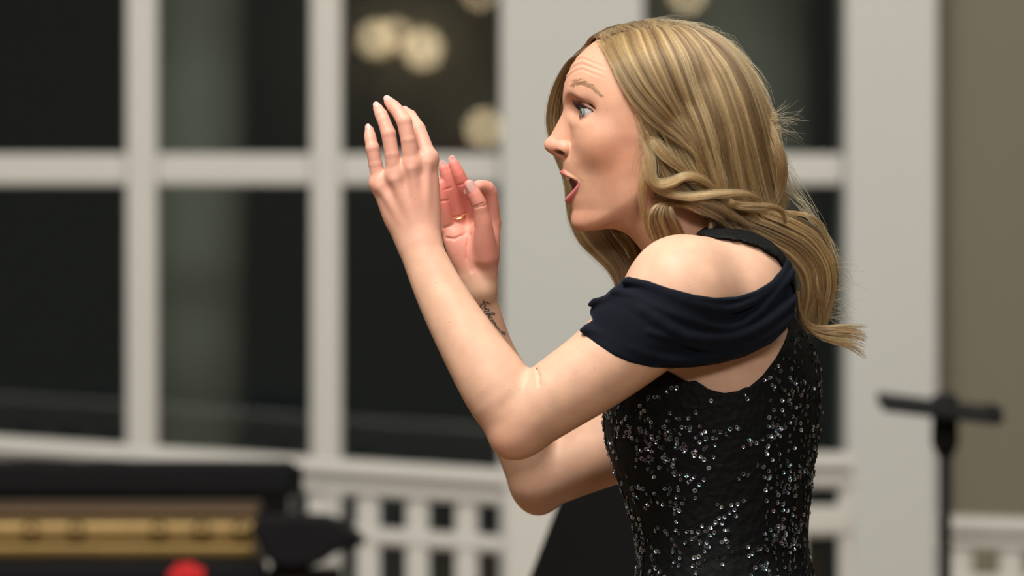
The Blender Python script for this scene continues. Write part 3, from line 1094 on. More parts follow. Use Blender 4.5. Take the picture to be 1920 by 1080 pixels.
GAZE = unit((-0.90, -0.02, -0.42))
ER = 19.6
for k, s in enumerate((-1, 1)):
    c = EYE[k].astype(float)
    g = unit((-0.90, 0.0, -0.44)) if s == -1 else unit((-0.90, 0.0, -0.30))
    side = unit(np.cross(g, (0, 1, 0)))
    upv = np.cross(side, g)
    v, f = ellipsoid(c, [side * ER, upv * ER, g * ER], 64, 64)
    ang = np.arccos(np.clip((v - c) @ g / ER, -1, 1)) * ER       # arc length from the pupil
    bump = np.clip(1 - (ang / 11.0) ** 2, 0, 1)
    v = v + g * bump[:, None] * 2.0
    th = np.arctan2((v - c) @ upv, (v - c) @ side)
    col = np.tile(np.array((0.42, 0.38, 0.37)), (len(v), 1))
    ir = np.array((0.20, 0.25, 0.24)) * (0.8 + 0.35 * np.sin(th * 23)[:, None] * 0.5 + 0.2)
    m = ss(ang, 10.2, 9.2)[:, None]
    col = col * (1 - m) + ir * m
    rim = (np.exp(-((ang - 9.4) / 1.1) ** 2) * 0.8)[:, None]
    col = col * (1 - rim) + np.array((0.05, 0.06, 0.07)) * rim
    m = ss(ang, 4.4, 3.6)[:, None]
    col = col * (1 - m) + np.array((0.004, 0.004, 0.005)) * m
    fig_mesh('eyeball', v, f[:, ::-1], m_eye, person, colors=col)

    # lashes of the upper and lower lid
    A = np.array((1112, 210.5, 74 * s), float)
    I = np.array((1097, 217, 27 * s), float)
    up = np.array((1087, 201.5, 50 * s), float)
    lo = np.array((1088, 222, 50 * s), float)

    def lid_line(mid_pt, n, r=22.8):
        d = unit(mid_pt - (A + I) / 2)
        out = []
        for t in np.linspace(0.06, 0.96, n):
            q = A + (I - A) * t - c
            b = q @ d
            disc = b * b - (q @ q - r * r)
            out.append(c + q + d * (-b + math.sqrt(max(disc, 0))))
        return out
    lines, rads = [], []
    rl = random.Random(3)
    pts = lid_line(up, 26)
    for i, q in enumerate(pts):
        rad = unit(q - c)
        L = (6 + 6.5 * math.sin(math.pi * (i + 2) / 32)) * rl.uniform(0.85, 1.15)
        out = unit(rad + np.array((-0.25 + rl.uniform(-.15, .15), 0.05, rl.uniform(-0.15, .15) * s)))
        cv = np.array((-0.25, -1.0, 0.25 * s))
        lines.append([q + out * L * t + cv * L * 0.75 * t * t for t in np.linspace(0, 1, 6)])
        rads.append(np.linspace(0.62, 0.16, 6))
    # lid margin (liner)
    lines.append(pts)
    rads.append(np.concatenate([np.linspace(0.7, 1.5, 12), np.full(len(pts) - 12, 1.5)]))
    pl = lid_line(lo, 18)
    for i, q in enumerate(pl):
        rad = unit(q - c)
        L = 4.2 * rl.uniform(0.7, 1.2)
        lines.append([q + rad * L * t + np.array((0, 1.0, 0)) * L * 0.5 * t * t for t in np.linspace(0, 1, 4)])
        rads.append(np.linspace(0.35, 0.12, 4))
    tubes('eyelashes', lines, rads, M_LASH, person)

    # brow
    path = catmull([(1071, 166, 0), (1076, 158, 0), (1086, 155.5, 0), (1100, 160, 0), (1114, 169, 0), (1125, 179, 0)], 130)
    uu, vv = [], []
    segs = []
    for i, q in enumerate(path):
        t = i / len(path)
        for _ in range(2):
            o = rl.gauss(0, 1) * (2.4 * (1 - t) + 1.2)
            nx = path[min(i + 1, len(path) - 1)] - path[max(i - 1, 0)]
            nx = nx / (np.linalg.norm(nx) + 1e-9)
            st = np.array((q[0] - nx[1] * o, q[1] + nx[0] * o))
            L = rl.uniform(7, 11) * (1 - 0.35 * t)
            d = np.array((nx[0], nx[1])) + np.array((0.25, -0.65)) * (1 - t) * rl.uniform(0.3, 1)
            d /= np.linalg.norm(d)
            segs.append([st + d * L * a for a in np.linspace(0, 1, 4)])
    arr = np.array(segs)
    ww = BODY.near_w(arr[:, :, 0].ravel(), arr[:, :, 1].ravel(), start=-150).reshape(arr.shape[:2]) if s == -1 else -brow_w
    if s == -1:
        brow_w = ww
    lines = [np.column_stack([a, w_ + s * np.array([0.0, 1.0, 1.4, 1.2])]) for a, w_ in zip(arr, ww)]
    tubes('eyebrow', lines, [np.array([0.16, 0.2, 0.16, 0.06])] * len(lines), M_BROW, person)

# teeth and tongue
for i, w in enumerate((-36, -30, -22.5, -13.5, -4.5, 4.5, 13.5, 22.5, 30, 36)):
    uu = 1063 + 0.021 * w * w
    hw = 4.5 if abs(w) < 10 else 4.1
    tang = unit((0.042 * w, 0, 1.0))
    nrm = unit((1.0, 0.08, -0.042 * w))
    sq = lambda l: np.sign(l) * np.abs(l) ** 0.62
    v, f = ellipsoid((uu + 1, 329.5 + 0.003 * w * w, w), [tang * hw, unit((0.1, 1, 0)) * (9.0 if abs(w) < 10 else 8.0), nrm * 3.4], 14, 9, sq)
    fig_mesh('tooth', v, f, M_TOOTH, person)
    v, f = ellipsoid((uu + 9, 376 - 0.004 * w * w, w * 0.9), [tang * hw * 0.9, unit((0.1, 1, 0)) * 5.5, nrm * 3.0], 14, 9, sq)
    fig_mesh('tooth', v, f, M_TOOTH, person)
v, f = ellipsoid((1082, 364, 0), [(13, -4, 0), (3, 9, 0), (0, 0, 24)], 24, 12)
fig_mesh('tongue', v, f, M_TONGUE, person)


# fingernails
def nail(c, along, normal, hl, hw):
    a = unit(along)
    n = unit(np.asarray(normal, float) - a * (np.asarray(normal, float) @ a))
    sd = np.cross(a, n)

    def shp(l):
        x, y, z = l
        y = np.sign(y) * abs(y) ** 0.8
        return np.array((x, y, z * 0.9 - 0.55 * x * x * (hw / 1.5) * 0.5 - 0.12 * y * y))
    v, f = ellipsoid(c, [sd * hw, a * hl, n * 1.5], 20, 10, shp)
    o = fig_mesh('fingernail', v, f, M_NAIL, person)
    return o


for nm, e in (('index', (0.4, -0.7, -0.6)), ('middle', (-0.35, -0.75, -0.75)), ('ring', (-0.35, -0.75, -0.75)), ('little', (-0.45, -0.7, -0.75))):
    f_ = N_FING[nm]
    tip, prev = P(*f_[-1][:3]).astype(float), P(*f_[-2][:3]).astype(float)
    a = unit(tip - prev)
    n = unit(np.array(e) - a * (np.array(e) @ a))
    r = f_[-1][3]
    nail(tip + a * 2.0 + n * (r - 1.0), a, n, r * 0.95, r * 0.72)
for nm in ('middle', 'ring', 'little', 'index'):
    f_ = F_FING[nm]
    tip, prev = P(*f_[-1][:3]).astype(float), P(*f_[-2][:3]).astype(float)
    a = unit(tip - prev)
    e = np.array((0.1, -0.2, 1.0))
    n = unit(e - a * (e @ a))
    r = f_[-1][3]
    nail(tip + a * (r * 0.75) + n * (r - 4.0), a, n, r * 0.95, r * 0.75)
tip, prev = P(*THUMB[-1][:3]).astype(float), P(*THUMB[-2][:3]).astype(float)
a = unit(tip - prev)
nail(P(883, 352, 40) + a * 1.0 + np.array((0.15, 0, -1.0)) * 10.6, a, (0.25, -0.1, -1), 14.5, 8.6)

# wedding ring
q0, q1 = P(*F_FING['ring'][0][:3]).astype(float), P(*F_FING['ring'][1][:3]).astype(float)
a = unit(q1 - q0)
cx = q0 + a * 9
sd = unit(np.cross(a, (0, 0, 1)))
up_ = np.cross(sd, a)
loop = [cx + 15.6 * (math.cos(t) * sd + math.sin(t) * up_) for t in np.linspace(0, 2 * math.pi, 49)]
tubes('finger_ring', [loop], [np.full(49, 1.7)], M_GOLD, person, seg=8)

# script tattoo on the inner forearm
INK = [
    [(919.5, 569.5), (916, 569), (912, 567), (908, 567.5), (903, 571), (900.5, 574.5), (903, 577.5), (908, 577), (910, 573), (907, 570)],
    [(906.3, 563), (907.3, 566), (909, 568.5)],
    [(908, 577), (912, 580), (916, 579.5), (917, 582.5), (913, 584.5), (909, 583), (907.5, 586), (909, 588.5)],
    [(910, 588.5), (916, 588), (922, 586.5), (927, 587.5), (926, 589.5), (918, 589.5), (911, 588.8)],
    [(916.5, 591.5), (920, 594), (923, 598), (922, 601), (919, 600), (917, 596), (916.5, 591.5)],
    [(921, 602), (924.5, 600.5), (925, 605), (927.5, 604.5), (929, 607)],
    [(926, 605), (929, 609), (931, 612), (928, 610)],
    [(931, 612), (935, 617), (939, 621.5), (944, 622.5), (947.5, 625), (945, 627), (940, 623.5)],
]
lines, rads = [], []
for st in INK:
    c2 = catmull(np.array([(x, y, 0) for x, y in st]), 6 * len(st))
    # the strokes lie on the skin: find the arm's surface under each point
    pw = np.full(len(c2), 110.0)
    for _ in range(4):
        fct = 1 + pw * S / DIST
        uu = 960 + (c2[:, 0] - 960) * fct
        vv = VH + (c2[:, 1] - VH) * fct
        pw = BODY.near_w(uu, vv, start=40.0, steps=25)
    lines.append(np.column_stack([uu, vv, pw]))
    n = len(c2)
    rads.append(0.75 + 0.45 * np.sin(np.linspace(0.3, 9, n)) ** 2)
tubes('tattoo', lines, rads, M_INK, person, seg=6)
# ---------------------------------------------------------------- dress, chiffon shoulder drape, sequins
def poly_d(u, v, poly):
    """signed distance to a closed outline (negative inside)"""
    poly = np.asarray(poly, float)
    n = len(poly)
    d = np.full(len(u), 1e9)
    ins = np.zeros(len(u), bool)
    for i in range(n):
        a, b = poly[i], poly[(i + 1) % n]
        e = b - a
        wu, wv = u - a[0], v - a[1]
        t = np.clip((wu * e[0] + wv * e[1]) / (e @ e), 0, 1)
        d = np.minimum(d, (wu - t * e[0]) ** 2 + (wv - t * e[1]) ** 2)
        c = ((a[1] > v) != (b[1] > v)) & (u < (b[0] - a[0]) * (v - a[1]) / (b[1] - a[1] + 1e-12) + a[0])
        ins ^= c
    return (np.sqrt(d) * np.where(ins, -1, 1)).astype(np.float32)


def around(poly, w):
    return [tuple(P(a, b, w)[:2]) for a, b in poly]


ARMHOLE = around([(1150, 640), (1215, 672), (1256, 698), (1280, 712), (1292, 716), (1303, 713), (1312, 718), (1330, 730), (1358, 737), (1385, 733), (1398, 726), (1404, 727), (1430, 706), (1455, 676),
                  (1472, 650), (1483, 628), (1489, 595), (1490, 545), (1480, 512), (1458, 484), (1424, 463), (1384, 450), (1340, 446), (1290, 436), (1240, 400), (1150, 420)], -190)
TORSO_ONLY = Field()
TORSO_ONLY.op('add', torso_d, (1090, 440, -260), (1620, 1310, 300), 0)
TORSO_ONLY.chain([(*P(1205, 352, 0), 76), (*P(1270, 425, 2), 80), (*P(1345, 500, 8), 92)], k=46, n=7)
TORSO_ONLY.chain([(*P(1350, 505, -30), 62), (*P(1330, 530, -140), 76)], k=50)
TORSO_ONLY.ball(P(1372, 541, -150), (108, 99, 92), k=40)


def dress_d(p):
    u, v, w = p[:, 0], p[:, 1], p[:, 2]
    d = TORSO_ONLY.eval(p) - (5.0 + 6.0 * np.clip((640 - v) / 60, 0, 1))
    hole = poly_d(u, v, ARMHOLE)
    near = np.clip((w - 40) * 0.6, 0, 400)              # the armhole is on the near side only
    d = smax(d, -(hole + near), 2.0)
    front = 425 - v + 0.56 * np.clip(1320 - u, 0, 400)   # halter front rises towards the neck
    d = smax(d, front, 6.0)
    d = smax(d, 330 - (u - 960), 8.0) if False else d
    return smax(d, v - 1205, 3.0)


DRESS = Field()
DRESS.op('add', dress_d, (1080, 395, -275), (1640, 1215, 320), 0)


def dress_material():
    m, nt, b = mat_new('black_lace')
    b.inputs['Base Color'].default_value = (0.0035, 0.0043, 0.0048, 1)
    b.inputs['Roughness'].default_value = 0.62
    b.inputs['Sheen Weight'].default_value = 0.0
    b.inputs['Specular IOR Level'].default_value = 0.12
    tc = nt.nodes.new('ShaderNodeTexCoord')
    n1 = nt.nodes.new('ShaderNodeTexVoronoi')
    n1.inputs['Scale'].default_value = 95
    n2 = nt.nodes.new('ShaderNodeTexNoise')
    n2.inputs['Scale'].default_value = 160
    n2.inputs['Detail'].default_value = 5
    ad = nt.nodes.new('ShaderNodeMath')
    ad.operation = 'ADD'
    nt.links.new(tc.outputs['Object'], n1.inputs['Vector'])
    nt.links.new(tc.outputs['Object'], n2.inputs['Vector'])
    nt.links.new(n1.outputs['Distance'], ad.inputs[0])
    nt.links.new(n2.outputs['Fac'], ad.inputs[1])
    bp = nt.nodes.new('ShaderNodeBump')
    bp.inputs['Strength'].default_value = 0.7
    bp.inputs['Distance'].default_value = 0.002
    nt.links.new(ad.outputs[0], bp.inputs['Height'])
    nt.links.new(bp.outputs['Normal'], b.inputs['Normal'])
    return m


M_DRESS = dress_material()
dv, dq = polygonise(DRESS, 3.4)
dv = relax(dv, dq, np.ones(len(dv)), 3)
np_mesh('dress_bodice', to_world(dv), dq[:, ::-1], M_DRESS, person)

# long skirt down to the floor
vf = VH + ZC / S
rows = [(1150, 186, 222), (1230, 202, 236), (1330, 212, 246), (1700, 235, 268), (2200, 290, 320), (2860, 390, 420), (vf - 2, 400, 430)]
rows = catmull(np.array([(r[0], r[1], r[2]) for r in rows], float), 40)
NS = 120
sv = []
for v_, a_, b_r in rows:
    k = np.clip((v_ - 1250) / 1400, 0, 1)
    for j in range(NS):
        t = 2 * math.pi * j / NS
        f = 1 + k * 0.10 * math.sin(11 * t + 0.8 * math.sin(3 * t))
        sv.append((1362 + (a_ * math.cos(t) * FWD[0] + b_r * math.sin(t) * LAT[0]) * f, v_, TOR_W + (a_ * math.cos(t) * FWD[1] + b_r * math.sin(t) * LAT[1]) * f))
sf = [[i * NS + j, (i + 1) * NS + j, (i + 1) * NS + (j + 1) % NS, i * NS + (j + 1) % NS] for i in range(len(rows) - 1) for j in range(NS)]
np_mesh('skirt', to_world(np.array(sv)), sf, M_DRESS, person)

# ---- drape over the upper arm
ARM = Field()
ARM.ball(P(1372, 541, -150), (108, 99, 92), k=40)
ARM.ball(P(1278, 545, -212), (100, 101, 92), k=36)
ARM.chain([(*P(1283, 548, -214), 92), (*P(1205, 622, -228), 84), (*P(1122, 690, -236), 75), (*P(1045, 742, -238), 69)], k=30, n=12)
ARM.ball(P(1400, 640, -120), (100, 90, 90), k=60)
ARM.ball(P(1170, 590, -232), (52, 50, 62), k=40)
ARM.ball(P(1315, 636, -186), (90, 66, 74), k=40)
OUT = around([(1180, 519), (1215, 526), (1250, 538), (1300, 551), (1340, 557), (1380, 557), (1420, 546), (1450, 528), (1470, 506), (1481, 482), (1494, 500), (1500, 540), (1499, 575), (1494, 600),
              (1480, 622), (1450, 648), (1400, 672), (1350, 685), (1300, 692), (1260, 694), (1220, 691), (1180, 681), (1150, 668), (1120, 648), (1083, 622), (1095, 612), (1113, 601),
              (1105, 588), (1102, 572), (1112, 561), (1135, 556), (1146, 545), (1160, 535), (1171, 522)], -300)
FOLDS = [
    ([(1150, 546), (1180, 554), (1216, 571), (1255, 585), (1292, 597), (1342, 613), (1380, 614), (1411, 597), (1440, 573), (1478, 530)], 8),
    ([(1108, 566), (1140, 560), (1166, 563), (1200, 580), (1229, 597), (1279, 627), (1323, 634), (1380, 631), (1433, 610), (1489, 570)], 13),
    ([(1172, 526), (1216, 534), (1260, 552), (1323, 574), (1364, 580), (1411, 566), (1459, 533), (1483, 500)], 8),
    ([(1098, 618), (1140, 632), (1190, 655), (1250, 672), (1310, 674), (1370, 664), (1430, 640), (1490, 600)], 10),
    ([(1180, 521), (1215, 529), (1250, 541), (1300, 554), (1340, 560), (1380, 560), (1420, 549), (1450, 531), (1470, 509), (1484, 486)], 4.5),
    ([(1284, 640), (1330, 652), (1390, 648), (1440, 626), (1492, 586)], 7),
]
fold_chains = []
for pts, r in FOLDS:
    p0, p1, p2, p3 = pts[0], pts[1], pts[-2], pts[-1]
    pts = [(p0[0] + 1.5 * (p0[0] - p1[0]), p0[1] + 1.5 * (p0[1] - p1[1]))] + pts + [(p3[0] + 0.8 * (p3[0] - p2[0]), p3[1] + 0.8 * (p3[1] - p2[1]))]
    c2 = catmull(np.array([(*P(a, b, -300)[:2], 0) for a, b in pts]), 18)
    w_ = ARM.near_w(c2[:, 0], c2[:, 1])
    w_ = np.minimum(w_, -60)
    w_ = np.where(w_ > -70, np.interp(np.arange(18), np.nonzero(w_ <= -70)[0], w_[w_ <= -70]), w_)
    w_ = np.convolve(np.pad(w_, 2, mode='edge'), np.ones(5) / 5, mode='valid')
    tp = np.sin(np.linspace(0.25, math.pi - 0.25, 18)) ** 0.5
    fold_chains.append(np.column_stack([c2[:, 0], c2[:, 1], w_ + 0.12 * r - 2.0, r * tp + 2]))


def drape_base(p):
    return (ARM.eval(p) - 2.0).astype(np.float32)


DRAPE = Field()
DRAPE.op('add', drape_base, (1060, 460, -360), (1520, 720, -40), 0)
for ch in fold_chains:
    DRAPE.chain(ch, k=6)


def drape_clip(p, d):
    return smax(d, poly_d(p[:, 0], p[:, 1], OUT), 7.0)


DRAPE.op('map', drape_clip, (1000, 400, -400), (1600, 800, 0), 0)
m_chif, nt_, b_ = mat_new('navy_black_chiffon')
b_.inputs['Base Color'].default_value = (0.0022, 0.0037, 0.0080, 1)
b_.inputs['Roughness'].default_value = 0.85
b_.inputs['Specular IOR Level'].default_value = 0.15
b_.inputs['Sheen Weight'].default_value = 0.055
b_.inputs['Sheen Tint'].default_value = (0.45, 0.6, 1.0, 1)
_tc = nt_.nodes.new('ShaderNodeTexCoord')
_wv = nt_.nodes.new('ShaderNodeTexNoise')
_wv.inputs['Scale'].default_value = 900
nt_.links.new(_tc.outputs['Object'], _wv.inputs['Vector'])
_bp = nt_.nodes.new('ShaderNodeBump')
_bp.inputs['Strength'].default_value = 0.12
_bp.inputs['Distance'].default_value = 0.0006
nt_.links.new(_wv.outputs['Fac'], _bp.inputs['Height'])
nt_.links.new(_bp.outputs['Normal'], b_.inputs['Normal'])
qv, qq = polygonise(DRAPE, 2.6)
qv = relax(qv, qq, np.ones(len(qv)), 3)
np_mesh('shoulder_drape', to_world(qv), qq[:, ::-1], m_chif, person)


# ---- sequins and corded lace on the bodice
def torso_pt(phi, v, off):
    v = np.asarray(v, float)
    a = np.interp(v, *T_A) + off
    b = np.interp(v, *T_B) + off
    cu = np.interp(v, *T_C)
    x, y = a * np.cos(phi), b * np.sin(phi)
    return np.stack([cu + x * FWD[0] + y * LAT[0], v, TOR_W + x * FWD[1] + y * LAT[1]], -1)


def on_dress(q):
    h = poly_d(q[:, 0], q[:, 1], ARMHOLE) + np.clip((q[:, 2] - 40) * 0.6, 0, 400)
    return (h > 8) & (q[:, 1] > 600)


rs = np.random.default_rng(11)
seq, cords = [], []
for _ in range(150):
    ph0, v0 = rs.uniform(0, 2 * np.pi), rs.uniform(610, 1195)
    ang, n = rs.uniform(0, 2 * np.pi), rs.integers(5, 12)
    turn = rs.uniform(-0.45, 0.45)
    ph, v = ph0, v0
    path = []
    for i in range(n):
        ang += turn + rs.normal(0, 0.35)
        st = rs.uniform(9, 17)
        ph += math.cos(ang) * st / 190.0
        v += math.sin(ang) * st
        path.append((ph, v))
        if 600 < v < 1200:
            seq.append((ph + rs.normal(0, .01), v + rs.normal(0, 2)))
            if rs.random() < 0.25:
                seq.append((ph + rs.normal(0, .06), v + rs.normal(0, 12)))
    path = np.array(path)
    cords.append(path + 0.012)
for phs in (2.55, 2.68, 2.80, 0.42, 0.55, 3.0, 3.3):       # vertical rows at the back and front seams
    v = 610.0
    while v < 1195:
        v += rs.uniform(9, 21)
        seq.append((phs + rs.normal(0, 0.022), v))
for _ in range(300):
    a0, b0 = rs.uniform(0, 2 * np.pi), rs.uniform(605, 1195)
    for _k in range(rs.integers(1, 4)):
        seq.append((a0 + rs.normal(0, 0.05), b0 + rs.normal(0, 9)))
seq = np.array(seq)
q = torso_pt(seq[:, 0], seq[:, 1], 5.6)
n_ = torso_pt(seq[:, 0], seq[:, 1], 15.0) - torso_pt(seq[:, 0], seq[:, 1], 5.0)
keep = on_dress(q)
q, n_ = q[keep], n_[keep]
n_ = n_ / np.linalg.norm(n_, axis=1)[:, None] + rs.normal(0, 0.30, (len(q), 3))
n_ /= np.linalg.norm(n_, axis=1)[:, None]
vs, fs, cols = [], [], []
K = 10
PAL = np.array([(0.62, 0.62, 0.66), (0.45, 0.46, 0.50), (0.30, 0.32, 0.36), (0.22, 0.33, 0.33), (0.40, 0.33, 0.42), (0.7, 0.7, 0.72)])
for p_, nn in zip(q, n_):
    a = unit(np.cross(nn, (0.2, 0.9, 0.3)))
    b = np.cross(nn, a)
    R0 = rs.uniform(3.4, 4.4)
    b0 = len(vs)
    cc = PAL[rs.integers(len(PAL))] * rs.uniform(0.45, 0.95) * np.array((0.88, 0.97, 1.08))
    for r, hgt in ((R0, 1.5), (R0 * 0.62, 0.9), (R0 * 0.28, 0.7)):
        for j in range(K):
            t = 2 * math.pi * j / K
            vs.append(p_ + r * (math.cos(t) * a + math.sin(t) * b) + nn * hgt)
            cols.append(cc if r > R0 * 0.3 else cc * 0.1)
    for i in range(2):
        for j in range(K):
            k = (j + 1) % K
            fs.append([b0 + i * K + j, b0 + i * K + k, b0 + (i + 1) * K + k, b0 + (i + 1) * K + j])
m_seq, nt_, b_ = mat_new('sequin_foil')
_vc = nt_.nodes.new('ShaderNodeVertexColor')
_vc.layer_name = 'Col'
nt_.links.new(_vc.outputs['Color'], b_.inputs['Base Color'])
b_.inputs['Metallic'].default_value = 0.9
b_.inputs['Roughness'].default_value = 0.22
o = fig_mesh('sequins', vs, fs, m_seq, person, smooth=False, colors=np.array(cols))
o['kind'] = 'stuff'
lines, rads = [], []
M_CORD = mat_plain('black_cord', (0.006, 0.0075, 0.008), 0.75, spec=0.2)
for pth in cords:
    for rep in range(2):
        pp = pth + rs.normal(0, 1, pth.shape) * np.array((0.02, 5.0))
        c2 = catmull(np.column_stack([pp, np.zeros(len(pp))]), 4 * len(pp))
        w3 = torso_pt(c2[:, 0], c2[:, 1], 5.8)
        if on_dress(w3).all() and (w3[:, 1] < 1200).all():
            lines.append(w3)
            rads.append(np.full(len(w3), 0.85))
    # small petals
    for _ in range(3):
        i = rs.integers(len(pth))
        c0, v0 = pth[i]
        rr = rs.uniform(7, 13)
        a0 = rs.uniform(0, 6.28)
        t = np.linspace(0, 2 * np.pi, 14)
        x, y = rr * 0.5 * np.cos(t) + rr * 0.5, rr * 0.32 * np.sin(t)
        w3 = torso_pt(c0 + (x * math.cos(a0) - y * math.sin(a0)) / 190, v0 + x * math.sin(a0) + y * math.cos(a0), 5.8)
        if on_dress(w3).all() and (w3[:, 1] < 1200).all():
            lines.append(w3)
            rads.append(np.full(len(w3), 0.8))
o = tubes('lace_cord', lines, rads, M_CORD, person)
o['kind'] = 'stuff'
# ---------------------------------------------------------------- hair
def g3(rows, w=None):
    """guide points: photo column, photo row, depth"""
    return np.array([P(*r) for r in rows], float)


SHEETS = {}
NEAR = [
    [(1131, 88, -44), (1150, 128, -88), (1174, 174, -112), (1208, 220, -126), (1252, 256, -133), (1298, 286, -134), (1322, 320, -130), (1330, 352, -122)],
    [(1158, 76, -45), (1178, 122, -92), (1206, 168, -118), (1245, 212, -130), (1288, 254, -136), (1314, 296, -135), (1326, 330, -130), (1334, 366, -122)],
    [(1193, 69, -43), (1214, 120, -96), (1240, 168, -120), (1270, 214, -132), (1298, 262, -138), (1312, 308, -134), (1320, 345, -128), (1330, 380, -120)],
    [(1224, 61, -39), (1250, 110, -90), (1276, 160, -119), (1300, 212, -132), (1320, 262, -136), (1336, 318, -130), (1348, 372, -122), (1366, 420, -114)],
    [(1248, 54, -33), (1290, 98, -83), (1318, 150, -114), (1340, 205, -128), (1356, 260, -129), (1364, 320, -124), (1378, 388, -116), (1404, 436, -108)],
    [(1262, 47, -21), (1315, 84, -69), (1350, 130, -100), (1375, 190, -116), (1393, 250, -118), (1406, 310, -112), (1420, 372, -104), (1442, 426, -98)],
    [(1272, 43, -9), (1335, 70, -46), (1376, 110, -76), (1406, 165, -92), (1427, 230, -95), (1442, 290, -88), (1452, 345, -82), (1466, 404, -76)],
    [(1282, 41, 8), (1345, 66, -10), (1392, 107, -36), (1423, 160, -50), (1446, 222, -53), (1459, 282, -48), (1466, 340, -44), (1474, 398, -42)],
    [(1284, 41, 30), (1346, 66, 30), (1391, 106, 20), (1422, 158, 10), (1444, 215, 5), (1458, 280, 0), (1466, 340, 0), (1473, 400, 0)],
    [(1284, 45, 60), (1340, 76, 75), (1380, 116, 80), (1408, 166, 80), (1428, 226, 75), (1441, 290, 70), (1450, 350, 60), (1460, 410, 50)],
]
FAR = [
    [(1136, 83, -40), (1112, 85, 18), (1066, 112, 78), (1034, 168, 108), (1024, 228, 118), (1038, 286, 121), (1060, 345, 120), (1067, 402, 118), (1086, 450, 110), (1126, 490, 101), (1151, 517, 96), (1163, 560, 90)],
    [(1150, 78, -40), (1124, 77, 18), (1084, 104, 82), (1052, 166, 112), (1042, 230, 122), (1052, 290, 126), (1072, 345, 124), (1086, 402, 120), (1108, 446, 112), (1142, 484, 103), (1160, 512, 97), (1168, 560, 90)],
    [(1178, 71, -40), (1148, 64, 18), (1108, 86, 85), (1076, 146, 118), (1066, 226, 130), (1076, 300, 131), (1096, 372, 126), (1122, 424, 118), (1150, 462, 110), (1172, 495, 102), (1176, 525, 96), (1172, 565, 90)],
    [(1228, 60, -35), (1212, 44, 14), (1188, 60, 86), (1150, 124, 126), (1130, 222, 139), (1130, 320, 135), (1142, 396, 127), (1168, 440, 118), (1188, 468, 110), (1192, 496, 103), (1182, 528, 97), (1174, 566, 90)],
    [(1264, 47, -20), (1262, 38, 20), (1262, 60, 88), (1250, 130, 130), (1235, 230, 142), (1225, 320, 138), (1212, 396, 130), (1208, 444, 120), (1203, 478, 112), (1197, 506, 104), (1186, 535, 98), (1178, 568, 92)],
    [(1284, 44, 20), (1300, 48, 60), (1320, 80, 100), (1330, 150, 128), (1330, 240, 136), (1322, 320, 132), (1300, 390, 126), (1280, 440, 118), (1260, 480, 112), (1240, 510, 106), (1220, 540, 100), (1200, 570, 94)],
]
BACK = [
    [(1405, 330, -70), (1442, 384, -82), (1490, 404, -84), (1536, 434, -78), (1563, 480, -72), (1571, 522, -68), (1564, 566, -64), (1548, 612, -62)],
    [(1380, 345, -92), (1418, 398, -102), (1472, 423, -100), (1522, 452, -92), (1550, 495, -85), (1556, 540, -78), (1544, 582, -74), (1532, 618, -70)],
    [(1345, 368, -104), (1388, 414, -114), (1442, 438, -113), (1494, 466, -105), (1524, 505, -97), (1528, 550, -90), (1514, 592, -84), (1518, 622, -80)],
    [(1335, 392, -108), (1370, 430, -118), (1412, 450, -118), (1456, 474, -112), (1492, 510, -105), (1503, 552, -99), (1500, 592, -92), (1515, 618, -88)],
]
TAIL = [
    [(1500, 545, -96), (1503, 582, -92), (1518, 604, -90), (1545, 610, -88), (1582, 606, -85), (1622, 606, -80)],
    [(1496, 550, -96), (1503, 592, -93), (1524, 618, -91), (1552, 626, -88), (1588, 630, -85), (1624, 640, -80)],
    [(1499, 560, -96), (1508, 604, -93), (1530, 632, -91), (1556, 644, -88), (1588, 655, -85), (1618, 676, -80)],
]
ROLL = [
    [(1250, 380, -124), (1232, 384, -132), (1219, 399, -134), (1216, 420, -130), (1224, 446, -122), (1234, 470, -112)],
    [(1256, 380, -124), (1244, 386, -134), (1238, 404, -137), (1243, 424, -133), (1252, 446, -124), (1262, 470, -114)],
    [(1264, 382, -124), (1262, 392, -134), (1270, 408, -136), (1280, 426, -131), (1288, 446, -123), (1294, 470, -114)],
]
INNER = [
    [(1172, 150, -106), (1196, 210, -118), (1214, 262, -122), (1222, 306, -126), (1236, 344, -126), (1262, 368, -124)],
    [(1192, 160, -110), (1222, 222, -122), (1246, 270, -126), (1266, 312, -128), (1292, 345, -128), (1330, 372, -124)],
    [(1220, 170, -114), (1258, 235, -126), (1290, 285, -128), (1318, 330, -128), (1350, 366, -126), (1390, 398, -120)],
]
